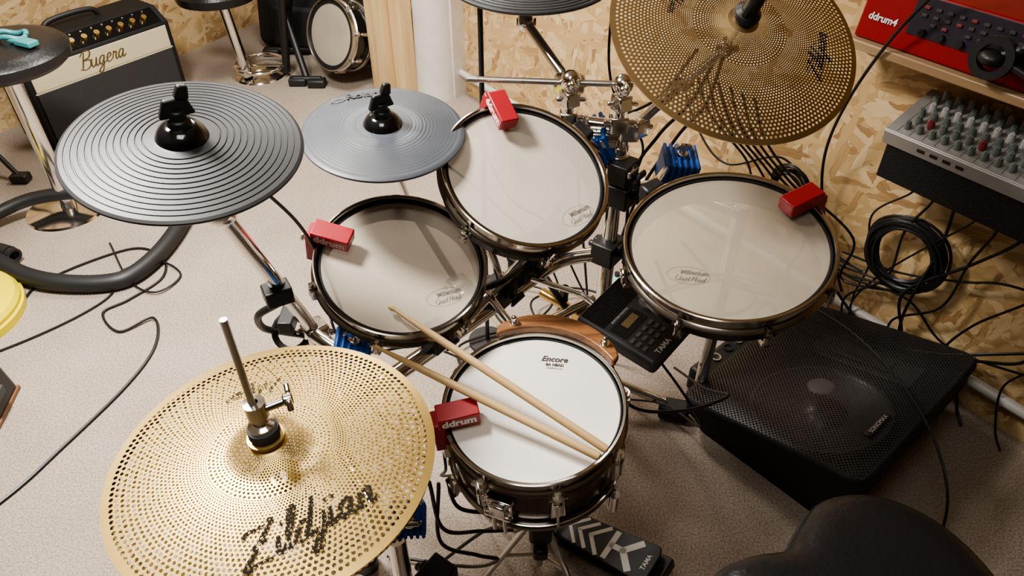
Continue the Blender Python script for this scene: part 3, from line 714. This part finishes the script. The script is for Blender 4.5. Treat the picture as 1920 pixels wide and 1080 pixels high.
g=G();g.box(.018,.100,.004,Mg@T(.195,-.125,.0180));mk('badge_plate',g,GLOSS,sp,world=True,bevel=.001)
t=text(sp,'SONOMAX',.0155,SILV,I4);t.matrix_local=inv@Mg@T(.195,-.122,.0205)@RZ(90)
g=G();g.box(.07,.30,.09,T(-.045,.26,.055));mk('connector_box',g,BLK,sp,bevel=.015,seg=4)
for i,(yy,mm) in enumerate(((.15,STEEL),(.20,STEEL),(.26,BLK),(.31,STEEL),(.36,STEEL))):
    g=G();g.lathe([(.0155,-.004),(.0155,.005),(.011,.005),(.010,-.0)],T(-.05,yy,.100),28);mk('socket',g,mm,sp)
g=G();g.tube(spline([(-.05,.42,.09),(-.08,.44,.12),(-.08,.50,.12),(-.05,.52,.09)]),.009);mk('handle',g,BLK,sp)

# ---------------------------------------------------------------- throne
th=thing('drum_throne','black leather saddle drum throne','stool',T(.58,.5,0))
ol=[(.33,.60),(.345,.645),(.40,.672),(.47,.685),(.51,.73),(.55,.775),(.61,.797),(.68,.79),(.75,.745),(.80,.66),(.82,.53),(.79,.40),(.70,.30),(.55,.26),(.40,.30),(.33,.40),(.315,.51)]
oc=spline([V((x,y,0)) for x,y in ol]+[V((*ol[0],0))],4)[:-1];cen=V((.57,.53,0))
lev=[(.93,.405),(1.0,.42),(1.015,.45),(1.0,.482),(.95,.503),(.86,.513),(.7,.517),(.45,.512),(.2,.507),(.02,.506)]
g=G();N=len(oc);vs=[];fs=[]
for s_,z in lev:
    for p in oc:
        q=cen+(p-cen)*s_;vs.append((q.x,q.y,z+.012*math.cos((q.x-.57)*9)*(1-s_)))
for k in range(len(lev)-1):
    for i in range(N):
        j=(i+1)%N;fs.append((k*N+i,k*N+j,(k+1)*N+j,(k+1)*N+i))
fs.append(tuple(range(N))[::-1]);fs.append(tuple((len(lev)-1)*N+i for i in range(N)))
g.add(vs,fs);mk('seat',g,LEATH,th,world=True,ang=80)
g=G();pts=[cen+(p-cen)*1.017+V((0,0,.452)) for p in oc];g.tube(pts+[pts[0]],.0035,8);mk('piping',g,RUB,th,world=True)
g=G();g.cyl((.58,.5,.06),(.58,.5,.41),.016);g.cyl((.58,.5,.39),(.58,.5,.41),.06);mk('post',g,CHROME,th,world=True)
for a in (80,200,320):
    p=V((math.cos(math.radians(a)),math.sin(math.radians(a)),0));c=V((.58,.5,0))
    g=G();g.tube([c+V((0,0,.26)),c+p*.24+V((0,0,.02))],.009,10);mk('leg',g,CHROME,th,world=True)
    g=G();g.sph(c+p*.245+V((0,0,.02)),.02);mk('rubber_foot',g,RUB,th,world=True)

# ---------------------------------------------------------------- mixer, shelf, red module
def Wm(s,dn,z,extra=I4): return MW@T(s,-dn,z)@extra
SX0=-.762;SX1=-.22
mxr=thing('audio_mixer','grey mixing desk with rows of knobs on black case','mixer',Wm((SX0+SX1)/2,.095,.68))
hw=(SX1-SX0)/2
g=G();g.add([(-hw,-.078,-.035),(hw,-.078,-.035),(hw,.08,-.035),(-hw,.08,-.035),(-hw,-.08,.085),(hw,-.08,.085),(hw,.08,.135),(-hw,.08,.135)],[(3,2,1,0),(4,5,6,7),(0,1,5,4),(1,2,6,5),(2,3,7,6),(3,0,4,7)]);mk('black_case',g,TOLEX,mxr,bevel=.004)
Mp=T(0,-.005,.122)@RX(17.5)
g=G();g.box(2*hw+.02,.185,.014,Mp);g.box(2*hw+.02,.008,.040,Mp@T(0,-.0915,-.016));mk('panel',g,GREYP,mxr,bevel=.002)
kn={}
for c in range(16):
    for r in range(6):
        mm=(KNOBG,KNOBR,KNOBG,KNOBW,KNOBG,KNOBW)[r]
        if r==1 and c%4!=1: mm=KNOBG
        key=mm.name
        Mkk=Mp@T(-hw+.030+c*.0315+(r%2)*.010,-.064+r*.0275,.007)
        if key not in kn:
            g=G();g.lathe([(.0088,0),(.0082,.016),(.0055,.022),(.001,.0225)],I4,12);g.box(.002,.013,.004,T(0,0,.0215))
            o=mk('knob',g,mm,mxr,keep=True);kn[key]=o
        else:
            o=kn[key].copy();COL.objects.link(o);o.parent=mxr
        o.matrix_local=Mkk
for c in range(4):
    g=G();g.box(.018,.003,.008,Mp@T(-hw+.09+c*.032,-.0960,-.014));mk('switch',g,BLK,mxr)
g=G()
for c in range(17): g.box(.0008,.17,.0004,Mp@T(-hw+.018+c*.0315,0,.0073))
mk('channel_lines',g,DPAN,mxr)
sh=thing('wall_shelf','thin wooden wall shelf wrapped in clear plastic','shelf',Wm(-.35,.09,.93))
g=G();g.box(1.26,.178,.022,T(0,0,.012));mk('board',g,SHELFW,sh,bevel=.003)
g=G();g.box(1.26,.02,.06,T(0,.078,-.03));mk('batten',g,SHELFW,sh,bevel=.003)
rmM=Wm(-.42,.085,.954)
md=thing('drum_module','red rack drum sound module with dark control panel','sound module',rmM)
g=G();vs=[(-.52,-.075,0),(.52,-.075,0),(.52,.07,0),(-.52,.07,0),(-.52,-.055,.13),(.52,-.055,.13),(.52,.07,.15),(-.52,.07,.15)]
g.add(vs,[(3,2,1,0),(4,5,6,7),(0,1,5,4),(1,2,6,5),(2,3,7,6),(3,0,4,7)]);mk('case',g,REDM,md,bevel=.006)
Mf=T(0,-.066,.065)@RX(81)
text(md,'ddrum4',.023,WHT,Mf@T(-.462,-.010,.0015),off=.0006,shear=.1)
g=G();g.box(.82,.085,.004,Mf@T(.01,.020,.0));mk('control_panel',g,DPAN,md,bevel=.001)
for r in range(3):
    for c in range(14):
        if r==2 and c%3==0: continue
        g=G();g.box(.012,.007,.006,Mf@T(-.37+c*.027,.042-r*.017,.004));mk('button',g,FELT if (c+r)%4 else KNOBR,md,bevel=.001)
for c in range(6):
    g=G();g.cyl(Mf@V((-.36+c*.045,-.010,0)),Mf@V((-.36+c*.045,-.010,.014)),.008);mk('knob',g,BLK,md)
g=G();g.box(.08,.03,.003,Mf@T(.06,.03,.003));mk('display',g,GLOSS,md)
bk=thing('headphone_bracket','black round bracket hanging in front of the red module','bracket',Wm(-.60,.20,1.02))
g=G();g.lathe([(.028,-.012),(.045,-.012),(.045,.012),(.028,.012)],RX(80),40,close=True);g.sph((0,0,0),.03,.6);g.cyl((0,0,0),(.16,.03,.10),.011);g.cyl((.02,0,0),(.14,0,-.03),.008);g.cyl((.05,0,.03),(.05,.06,.10),.009)
mk('arm',g,BLK,bk)

# ---------------------------------------------------------------- cables
def cable(pts,label,r=.0035,n=10,grp='black cables',nm='audio_cable'):
    g=G();g.tube(spline(pts,n),r,8);return mk(nm,g,CABLE,label=label,cat='cable',group=grp)
cable([(-1.95,1.62,.006),(-1.66,1.75,.006),(-1.645,1.98,.006),(-1.42,2.18,.006),(-1.28,2.14,.006),(-1.23,2.02,.006),(-1.30,1.90,.006),(-1.36,1.83,.006),(-1.27,1.74,.006),(-1.18,1.80,.012),(-1.13,1.68,.006),(-1.15,1.515,.006),(-1.236,1.28,.006),(-1.317,1.10,.006),(-1.5,.85,.006)],'long black cable snaking over the beige carpet',.0042)
cable([(-1.50,2.22,.006),(-1.34,2.0,.008),(-1.22,1.93,.012),(-1.17,2.03,.006),(-1.27,2.10,.013),(-1.39,2.05,.006),(-1.38,1.9,.006),(-1.55,1.7,.006),(-1.9,1.45,.006)],'thin black cable looping over the beige carpet',.0035)
cable([(-.43,.965,1.11),(-.41,1.03,1.0),(-.375,1.10,.85),(-.36,1.17,.6),(-.35,1.2,.3),(-.30,1.3,.01)],'black lead dropping from the cymbal pad',.0032)
cable([j1,j1+V((0,.01,-.06)),(-.34,1.1,.56),(-.2,1.22,.45),(-.1,1.4,.2),(0,1.5,.01)],'black lead from tom trigger',.003)
cable([j4,j4+V((0,0,-.05)),(-.14,.9,.40),(-.1,1.05,.2),(0,1.2,.01),(.1,1.4,.01)],'black lead from snare trigger',.003)
cable([j2,j2+V((.0,.03,-.05)),(.0,1.45,.7),(.1,1.55,.55),(.2,1.6,.3),(.3,1.75,.01)],'black lead from the tilted tom trigger',.003)
cable([j3,j3+V((.01,.02,-.05)),(.62,1.30,.6),(.75,1.5,.35),(.85,1.75,.1),(.8,1.9,.01)],'black lead from the wide tom trigger',.003)
cable([(-.235,1.28,.96),(-.17,1.38,.86),(-.05,1.45,.7),(.1,1.6,.4),(.2,1.7,.01)],'black lead from the smaller cymbal pad',.003)
cable([(.22,1.62,1.2),(.21,1.55,1.0),(.24,1.50,.9),(.30,1.50,.80),(.25,1.50,.6),(.27,1.5,.3)],'black lead tied along the rack upright',.003)
cable([(.40,1.36,1.12),(.38,1.45,.95),(.33,1.50,.84),(.28,1.49,.72),(.29,1.49,.4),(.3,1.6,.02)],'black lead under the tilted bronze cymbal',.004)
cable([(.41,1.38,1.10),(.42,1.48,.93),(.38,1.53,.82),(.30,1.51,.66),(.27,1.6,.3),(.35,1.8,.02)],'black lead under the tilted bronze cymbal',.004)
cable([(.36,1.40,1.08),(.32,1.52,.92),(.22,1.55,.84),(.16,1.53,.74),(.20,1.6,.4),(.25,1.7,.02)],'black lead under the tilted bronze cymbal',.0035)
cable([(-.15,.80,.52),(-.13,.78,.40),(-.06,.80,.36),(0,.84,.30),(-.06,.90,.20),(-.2,.9,.02)],'black lead bunched beneath the snare',.004)
cable([(-.12,.82,.50),(-.10,.80,.44),(-.03,.80,.42),(.02,.84,.34),(0,.95,.12),(-.1,1.1,.01)],'black lead bunched beneath the snare',.004)
cable([(-.14,.84,.46),(-.14,.79,.34),(-.07,.79,.29),(-.03,.82,.22),(-.1,.9,.05),(-.3,.95,.01)],'black lead bunched beneath the snare',.004)
cable([(.30,1.22,.70),(.34,1.12,.66),(.44,1.08,.68),(.50,1.16,.66),(.44,1.25,.64),(.33,1.24,.60),(.30,1.36,.45)],'black lead looped beneath the widest tom',.004)
cable([(.36,1.26,.72),(.42,1.16,.70),(.52,1.12,.69),(.55,1.22,.62),(.46,1.30,.58),(.34,1.34,.5)],'black lead looped beneath the widest tom',.0035)
def wc_(pl,lab,r=.0035): cable([W(*p) for p in pl],lab,r,grp='black leads on the board wall')
wc_([(-.72,.22,1.18),(-.82,.20,1.0),(-.90,.16,.80),(-.95,.10,.60),(-.93,.06,.42),(-.84,.05,.25),(-.79,.05,.17)],'long black lead hanging past the mixer',.0042)
wc_([(-.83,.05,.30),(-.66,.05,.33),(-.5,.05,.40),(-.38,.05,.46),(-.1,.05,.5)],'black lead draped sideways on the wall')
random.seed(21)
for i in range(9):
    s0=-.70+i*.055;s1=s0+random.uniform(-.10,.04);s2=s1+random.uniform(-.14,.10)
    wc_([(s0,.09,.655),(s0+.01,.09,.60),(s1,.07,.47),((s1+s2)/2+random.uniform(-.08,.08),.05+.02*(i%3),.31),(s2,.05+.02*(i%2),.17),(s2+.04,.07,.05),(s2+.08,.09,.01)],'black lead plugged under the mixer',(.003,.0036,.0045)[i%3])
for i in range(6):
    s0=-1.25+i*.04
    wc_([(s0,.35,.80),(s0+.02,.28,.66),(s0+.08,.15,.5),(s0+.10+.03*i,.08,.38),(s0+.25,.06,.32-.02*i),(s0+.42,.06,.28)],'black lead trailing from the drum rack',.0038)
wc_([(-1.55,.06,.62),(-1.40,.10,.48),(-1.25,.12,.43),(-1.1,.06,.5),(-.98,.05,.40),(-.9,.05,.2)],'black lead hung on the board wall')
wc_([(-.95,.05,.32),(-.8,.06,.24),(-.6,.07,.28),(-.45,.06,.20),(-.2,.05,.26)],'black lead draped sideways on the wall')
wc_([(-1.02,.05,.34),(-.90,.09,.28),(-.72,.10,.16),(-.60,.10,.13),(-.45,.10,.20),(-.25,.06,.34)],'black lead draped sideways on the wall',.0045)
def coil(cc,R0,n,r,lab):
    g=G()
    for k in range(n):
        pts=[];rr_=R0*(.88+.24*random.random());ox=random.uniform(-.014,.014);oz=random.uniform(-.014,.014)
        for i in range(33):
            a=2*pi*i/32
            pts.append(cc+d_w*(ox+rr_*math.cos(a)*(1+.05*math.sin(2*a+k)))+V((0,0,oz+rr_*math.sin(a)))-n_w*(.0045*(k%5)))
        g.tube(pts,r,6,caps=False)
    mk('coiled_cable',g,CABLE,label=lab,cat='cable')
coil(W(-.655,.06,.40),.100,18,.0046,'thick coil of black cable hung on wall')
coil(W(-1.04,.07,.43),.055,7,.004,'small coil of black cable hung on wall')
for k in range(8):
    cx,cy=random.uniform(-.05,.25),random.uniform(1.45,1.85);pts=[];rr_=random.uniform(.07,.14);z0=.008+.008*k
    for i in range(14):
        a=2*pi*i/11+k;pts.append((cx+rr_*math.cos(a)*(1+.2*math.sin(3*a)),cy+rr_*math.sin(a),z0))
    cable(pts,'tangled black cable on the carpet behind the snare',.0038,6)
cable([(.27,1.20,.53),(.38,1.10,.42),(.45,1.15,.25),(.42,1.35,.10),(.33,1.45,.01)],'black lead hanging from the metronome',.003)
cable([(.20,1.08,.56),(.24,1.00,.50),(.36,1.02,.46),(.50,1.15,.36),(.50,1.30,.22),(.46,1.46,.13)],'black lead from metronome to speaker',.0035)
cable([(.66,1.80,.2),(.75,1.66,.26),(.9,1.45,.29),(.98,1.2,.28),(1.0,1.0,.20),(.98,.90,.01)],'black lead lying over the wedge speaker',.0035)

Mq=frame((.36,1.93,0),(0,0,1),(.8,-.6,0))
pq=thing('effects_pedal','pale green effects pedal with small knobs on carpet','effects pedal',Mq)
g=G();g.box(.09,.14,.045,T(0,0,.0225),.95,.95);mk('case',g,MINT,pq,bevel=.005)
for x in (-.028,0,.028):
    g=G();g.cyl((x,.04,.045),(x,.04,.058),.009);mk('knob',g,BLK,pq)
g=G();g.cyl((0,-.04,.045),(0,-.04,.06),.008);mk('foot_switch',g,CHROME,pq)
Mb=frame((.13,1.40,.42),(0,-.2,1),(.8,-.6,0))
bb=thing('rod_clamp','brass rod clamp with black threaded bolts','clamp',Mb)
g=G();g.cyl((-.07,0,0),(.07,0,0),.012);g.box(.032,.036,.036,T(.05,0,0));mk('bar',g,BRASS,bb,bevel=.003)
g=G();g.cyl((0,0,-.04),(0,0,.07),.007);g.cyl((0,0,.02),(0,0,.07),.010);g.cyl((-.1,.03,.05),(.02,-.02,.02),.009);mk('bolt',g,BLK,bb)
g=G();g.cyl((.05,0,-.40),(.05,0,0),.008);mk('stem',g,STEEL,bb)

# ---------------------------------------------------------------- amp
aa=V((.59,.81,0)).normalized();Ma=frame((-2.03,2.91,0),(0,0,1),aa)
am=thing('guitar_amplifier','black guitar combo amplifier with cream front panel','amplifier',Ma)
Wd=.70
g=G();pf=[(0,0),(0,.375),(.085,.435),(.27,.435),(.27,0)]
vs=[(0,y,z) for y,z in pf]+[(Wd,y,z) for y,z in pf]
g.add(vs,[(4,3,2,1,0),(5,6,7,8,9)]+[(i,(i+1)%5,(i+1)%5+5,i+5) for i in range(5)]);mk('cabinet',g,TOLEX,am,bevel=.008)
g=G();g.box(Wd-.05,.006,.10,T(Wd/2,-.003,.315));mk('front_panel',g,CREAM,am,bevel=.002,label='cream upper front panel')
g=G();g.box(Wd-.05,.006,.225,T(Wd/2,-.003,.145));mk('grille_cloth',g,GCLOTH,am,bevel=.002)
g=G();g.box(Wd-.04,.004,.006,T(Wd/2,-.004,.261));mk('piping',g,CREAM,am)
script(am,'Bugera',.036,GOLDINK,T(Wd*.50,-.0070,.312)@RX(90),.17,.30)
Mcp=T(Wd/2,.0425,.407)@RX(35.2)
g=G();g.box(Wd-.06,.085,.004,Mcp);mk('control_panel',g,GLOSS,am)
for i in range(10):
    g=G();x=-.27+i*.058;g.cyl(Mcp@V((x,-.008,0)),Mcp@V((x,-.008,.022)),.0145,.012);g.box(.003,.02,.004,Mcp@T(x,-.008,.022));mk('knob',g,BRASS,am)
for i in range(12):
    g=G();x=-.28+i*.05;g.cyl(Mcp@V((x,.028,0)),Mcp@V((x,.028,.008)),.004);mk('switch',g,STEEL,am)
g=G();g.tube(spline([(.22,.18,.435),(.25,.18,.465),(.35,.18,.473),(.45,.18,.465),(.48,.18,.435)]),.012);mk('handle',g,RUB,am)

s1=thing('bar_stool','round black padded stool on chrome column and disc base','stool',T(-1.745,2.44,0),'round stools')
g=G();g.lathe([(.001,.03),(.16,.028),(.20,.018),(.218,0),(.215,-.03),(.19,-.05),(.001,-.055)],T(-1.735,2.43,.655),56);mk('seat',g,LEATH,s1,world=True)
g=G();g.cyl((-1.745,2.44,.02),(-1.745,2.44,.62),.029);mk('column',g,CHROME,s1,world=True)
g=G();g.lathe([(.001,.03),(.03,.03),(.08,.018),(.145,.008),(.15,0)],T(-1.765,2.45,0),56);mk('base',g,CHROME,s1,world=True)
g=G()
pts=[(-1.69+.05*math.cos(a),2.46+.033*math.sin(a),.700+.006*math.sin(3*a)) for a in [2*pi*k/24 for k in range(25)]]
g.tube(pts,.009,8);g.box(.075,.04,.018,T(-1.61,2.40,.698)@RZ(-25));g.box(.05,.035,.012,T(-1.66,2.43,.694)@RZ(-25))
mk('wrist_strap',g,TEAL,label='teal rubber strap lying on the black stool',cat='watch',bevel=.004)
s2=thing('drum_throne','black round throne seat on chrome column near amplifier','stool',T(-1.40,3.68,0),'round stools')
g=G();g.lathe([(.001,.03),(.15,.03),(.19,.018),(.20,0),(.19,-.04),(.001,-.05)],T(-1.44,3.68,.455),48);mk('seat',g,LEATH,s2,world=True)
g=G();g.cyl((-1.375,3.66,.02),(-1.42,3.66,.43),.026);mk('column',g,CHROME,s2,world=True)
g=G();g.lathe([(.001,.02),(.05,.018),(.125,.008),(.13,0)],T(-1.33,3.72,0),48);mk('base',g,CHROME,s2,world=True)
g=G();pts=[(-1.32+.13*math.cos(a),3.72+.13*math.sin(a),.06) for a in [2*pi*k/40 for k in range(41)]];g.tube(pts,.009,10);g.cyl((-1.45,3.7,.06),(-1.20,3.7,.06),.007);mk('foot_ring',g,CHROME,s2,world=True)
sd,_=drum('snare_drum',(-.895,3.60,.26),(-.60,-.74,.30),.172,.12,'spare snare drum standing on edge by the timber post',MESH,SHELLB,8,0,cw=.018,hoopm=STEEL)
bs=thing('keyboard_stand','black folding steel stand with rubber feet','stand',T(-1.05,3.7,0))
g=G();g.cyl((-1.06,3.62,.03),(-1.30,4.05,.60),.018);g.cyl((-1.25,3.95,.03),(-1.05,3.75,.60),.018);g.cyl((-1.12,3.60,.03),(-.98,3.60,.03),.016);g.cyl((-1.35,3.98,.03),(-1.12,3.98,.03),.016);g.cyl((-1.18,3.70,.03),(-1.12,3.72,.55),.02);mk('frame',g,BLK,bs,world=True)
for p in ((-1.10,3.60,.02),(-1.0,3.58,.02),(-1.33,3.98,.02)):
    g=G();g.box(.09,.06,.04,T(*p));mk('rubber_foot',g,RUB,bs,world=True,bevel=.008)
bg=thing('gig_bag','soft black padded gig bag standing behind the stand','bag',T(-1.1,4.05,0))
g=G();g.box(.60,.24,.40,T(-1.12,4.12,.20)@RZ(-12),.9,.65);mk('bag_body',g,FABRIC,bg,world=True,bevel=.07,seg=6)
g=G();g.box(.36,.05,.22,T(-1.14,3.99,.15)@RZ(-12),.9,.8);mk('pocket',g,FABRIC,bg,world=True,bevel=.02,seg=4)
g=G();g.tube(spline([(-1.2,4.1,.39),(-1.18,4.1,.45),(-1.04,4.1,.45),(-1.02,4.1,.39)]),.012);mk('handle',g,FABRIC,bg,world=True)
bg=thing('gig_bag','black drum bag slumped against the timber post','bag',T(-.76,4.02,0))
g=G();g.lathe([(.001,0),(.19,.0),(.21,.05),(.20,.20),(.17,.26),(.001,.28)],T(-.74,4.04,0),40);mk('bag_body',g,FABRIC,bg,world=True)
g=G();g.lathe([(.205,.14),(.213,.145),(.213,.155),(.205,.16)],T(-.74,4.04,0),40,close=True);mk('zip',g,RUB,bg,world=True)
cable([(-.80,3.45,.008),(-.72,3.38,.008),(-.84,3.32,.008),(-.70,3.26,.008),(-.82,3.20,.008),(-.6,3.16,.008)],'black cable tangled beside the timber post',.006)
cable([(-.9,3.40,.008),(-.78,3.34,.010),(-.72,3.44,.008),(-.80,3.46,.012),(-.88,3.34,.008),(-.74,3.16,.008)],'black cable tangled beside the timber post',.006)
ms=thing('microphone_stand','black microphone stand feet beside the amplifier','stand',T(-2.18,2.74,0))
g=G();g.cyl((-2.18,2.74,.05),(-2.20,2.76,1.2),.012);mk('tube',g,BLK,ms,world=True)
for p in ((-2.05,2.66,.02),(-2.26,2.58,.02),(-2.32,2.86,.02)):
    g=G();g.cyl((-2.18,2.74,.12),p,.010);g.box(.07,.05,.035,T(*p));mk('leg',g,BLK,ms,world=True,bevel=.006)

vc=thing('vacuum_cleaner','yellow and black vacuum cleaner on the carpet','vacuum cleaner',T(-1.87,1.80,0))
g=G();g.lathe([(.001,.08),(.12,.078),(.17,.072),(.205,.06),(.215,.045),(.21,.03)],T(-1.845,1.80,0),48);mk('lid',g,YEL,vc,world=True)
g=G();g.lathe([(.21,.03),(.222,.028),(.22,.0),(.001,0)],T(-1.845,1.80,0),48);mk('chassis',g,YEL,vc,world=True)
g=G();g.lathe([(.001,.12),(.12,.115),(.16,.072)],T(-1.86,1.82,0),32);mk('motor_cap',g,BLK,vc,world=True)
def hose(pts,r):
    sp_=spline(pts,26);return sp_,[r*(1+.09*(i%2)) for i in range(len(sp_))]
vh=thing('vacuum_hose','black ribbed vacuum hose curling over the carpet','hose',T(-1.5,2.1,0))
a,b=hose([(-1.85,2.07,.06),(-1.79,2.04,.05),(-1.68,1.985,.04),(-1.56,1.955,.035),(-1.42,1.955,.03),(-1.33,1.99,.03),(-1.28,2.10,.03),(-1.26,2.24,.03),(-1.26,2.40,.03)],.029)
g=G();g.tube(a,.024,16,True,b);mk('hose',g,RUB,vh,world=True,ang=80)
a,b=hose([(-2.02,2.24,.05),(-1.96,2.33,.06),(-1.86,2.40,.08),(-1.72,2.43,.09),(-1.60,2.44,.08)],.024)
g=G();g.tube(a,.021,16,True,b);g.cyl((-1.63,2.44,.08),(-1.40,2.47,.04),.026);mk('tube',g,RUB,vh,world=True,ang=80)
g=G();g.tube([(-2.06,2.20,.05),(-1.84,2.13,.045),(-1.80,2.11,.04)],.021,16,True,[.021,.022,.029]);g.lathe([(.029,0),(.029,.02),(.02,.02),(.02,0)],frame((-1.795,2.105,.04),(.9,-.4,-.1)),24,close=True);mk('nozzle',g,BLK,vh,world=True)
dk=thing('tool_case','black plastic case with brown trim on the carpet','case',T(-1.62,1.36,0))
g=G();g.box(.32,.19,.13,T(-1.615,1.385,.075)@RZ(8),.94,.9);mk('lid',g,BLK,dk,world=True,bevel=.012)
g=G();g.box(.325,.195,.014,T(-1.615,1.385,.007)@RZ(8));mk('base',g,BROWN,dk,world=True,bevel=.003)
g=G();g.box(.02,.06,.03,T(-1.450,1.40,.08)@RZ(8));mk('latch',g,FELT,dk,world=True,bevel=.004)

# ---------------------------------------------------------------- part hierarchy: pieces that sit on a part hang under that part
bpy.context.view_layer.update()
RULES=[(mxr,'panel',('knob','switch','channel_lines')),(am,'control_panel',('knob','switch')),(am,'front_panel',('printed_script',)),(md,'control_panel',('button','knob','display')),(md,'case',('printed_lettering',)),
(rm,'case',('button','knob','dial','display','display_bezel','speaker_slots','printed_lettering')),(sp,'connector_box',('socket',)),(sp,'grille',('badge_plate','dust_cap_embossing','printed_lettering')),(hs,'clutch',('wing_nut',)),(pq,'case',('knob','foot_switch')),(kp,'footboard',('printed_emblem','printed_lettering'))]
for d in (tl,tm,tr,sn,sd): RULES.append((d,'drum_head',('printed_lettering','printed_script','printed_emblem')));RULES.append((d,'shell',('lug','strainer')));RULES.append((d,'hoop',('tension_rod',)))
for o in list(COL.objects):
    if o.name.split('.')[0]=='drum_trigger': RULES.append((o,'housing',('printed_lettering',)))
    if o.name.split('.')[0]=='cymbal_pad': RULES.append((o,'rubber_pad',('printed_lettering','printed_emblem')))
base_=lambda o:o.name.split('.')[0]
for th_,pn,cn in RULES:
    ch=list(th_.children)
    ps=[c for c in ch if base_(c)==pn]
    if not ps: continue
    p=ps[0];pw=p.matrix_world.copy()
    for c in ch:
        if base_(c) in cn and c is not p:
            cw_=c.matrix_world.copy();c.parent=p;c.matrix_parent_inverse=Matrix.Identity(4);c.matrix_basis=pw.inverted()@cw_
bpy.context.view_layer.update()

# ---------------------------------------------------------------- lights
def area(loc,size,en,col=(1,.93,.84),tgt=None,spread=180):
    l=bpy.data.lights.new('ceiling_or_fill_light','AREA');l.energy=en;l.size=size;l.color=col;l.spread=math.radians(spread)
    o=bpy.data.objects.new('ceiling_or_fill_light',l);COL.objects.link(o);o.location=loc
    if tgt: o.rotation_euler=(V(tgt)-V(loc)).to_track_quat('-Z','Y').to_euler()
    return o
area((-1.05,1.35,2.36),.40,52,(1,.955,.885),(-.95,1.5,0),130)
area((-.2,.2,2.36),.6,8,(1,.955,.89))  # added soft fill from the near side, not a known fixture
area((-.55,2.85,2.36),.5,22,(1,.955,.885),(-.6,2.7,0),140)
area((-1.7,3.3,2.36),.4,7,(1,.94,.86))
w=bpy.data.worlds.new('world');scn.world=w;w.use_nodes=True
w.node_tree.nodes['Background'].inputs[0].default_value=(.9,.87,.85,1);w.node_tree.nodes['Background'].inputs[1].default_value=.1
scn.view_settings.view_transform='AgX'
scn.view_settings.look='AgX - Medium High Contrast'
scn.view_settings.exposure=.55

cam=bpy.data.cameras.new('camera');cam.sensor_width=36;cam.lens=26.0;cam.clip_start=.02
co=bpy.data.objects.new('camera',cam);COL.objects.link(co);co.location=(0,0,1.65);co.rotation_euler=(math.radians(50),0,0)
scn.camera=co
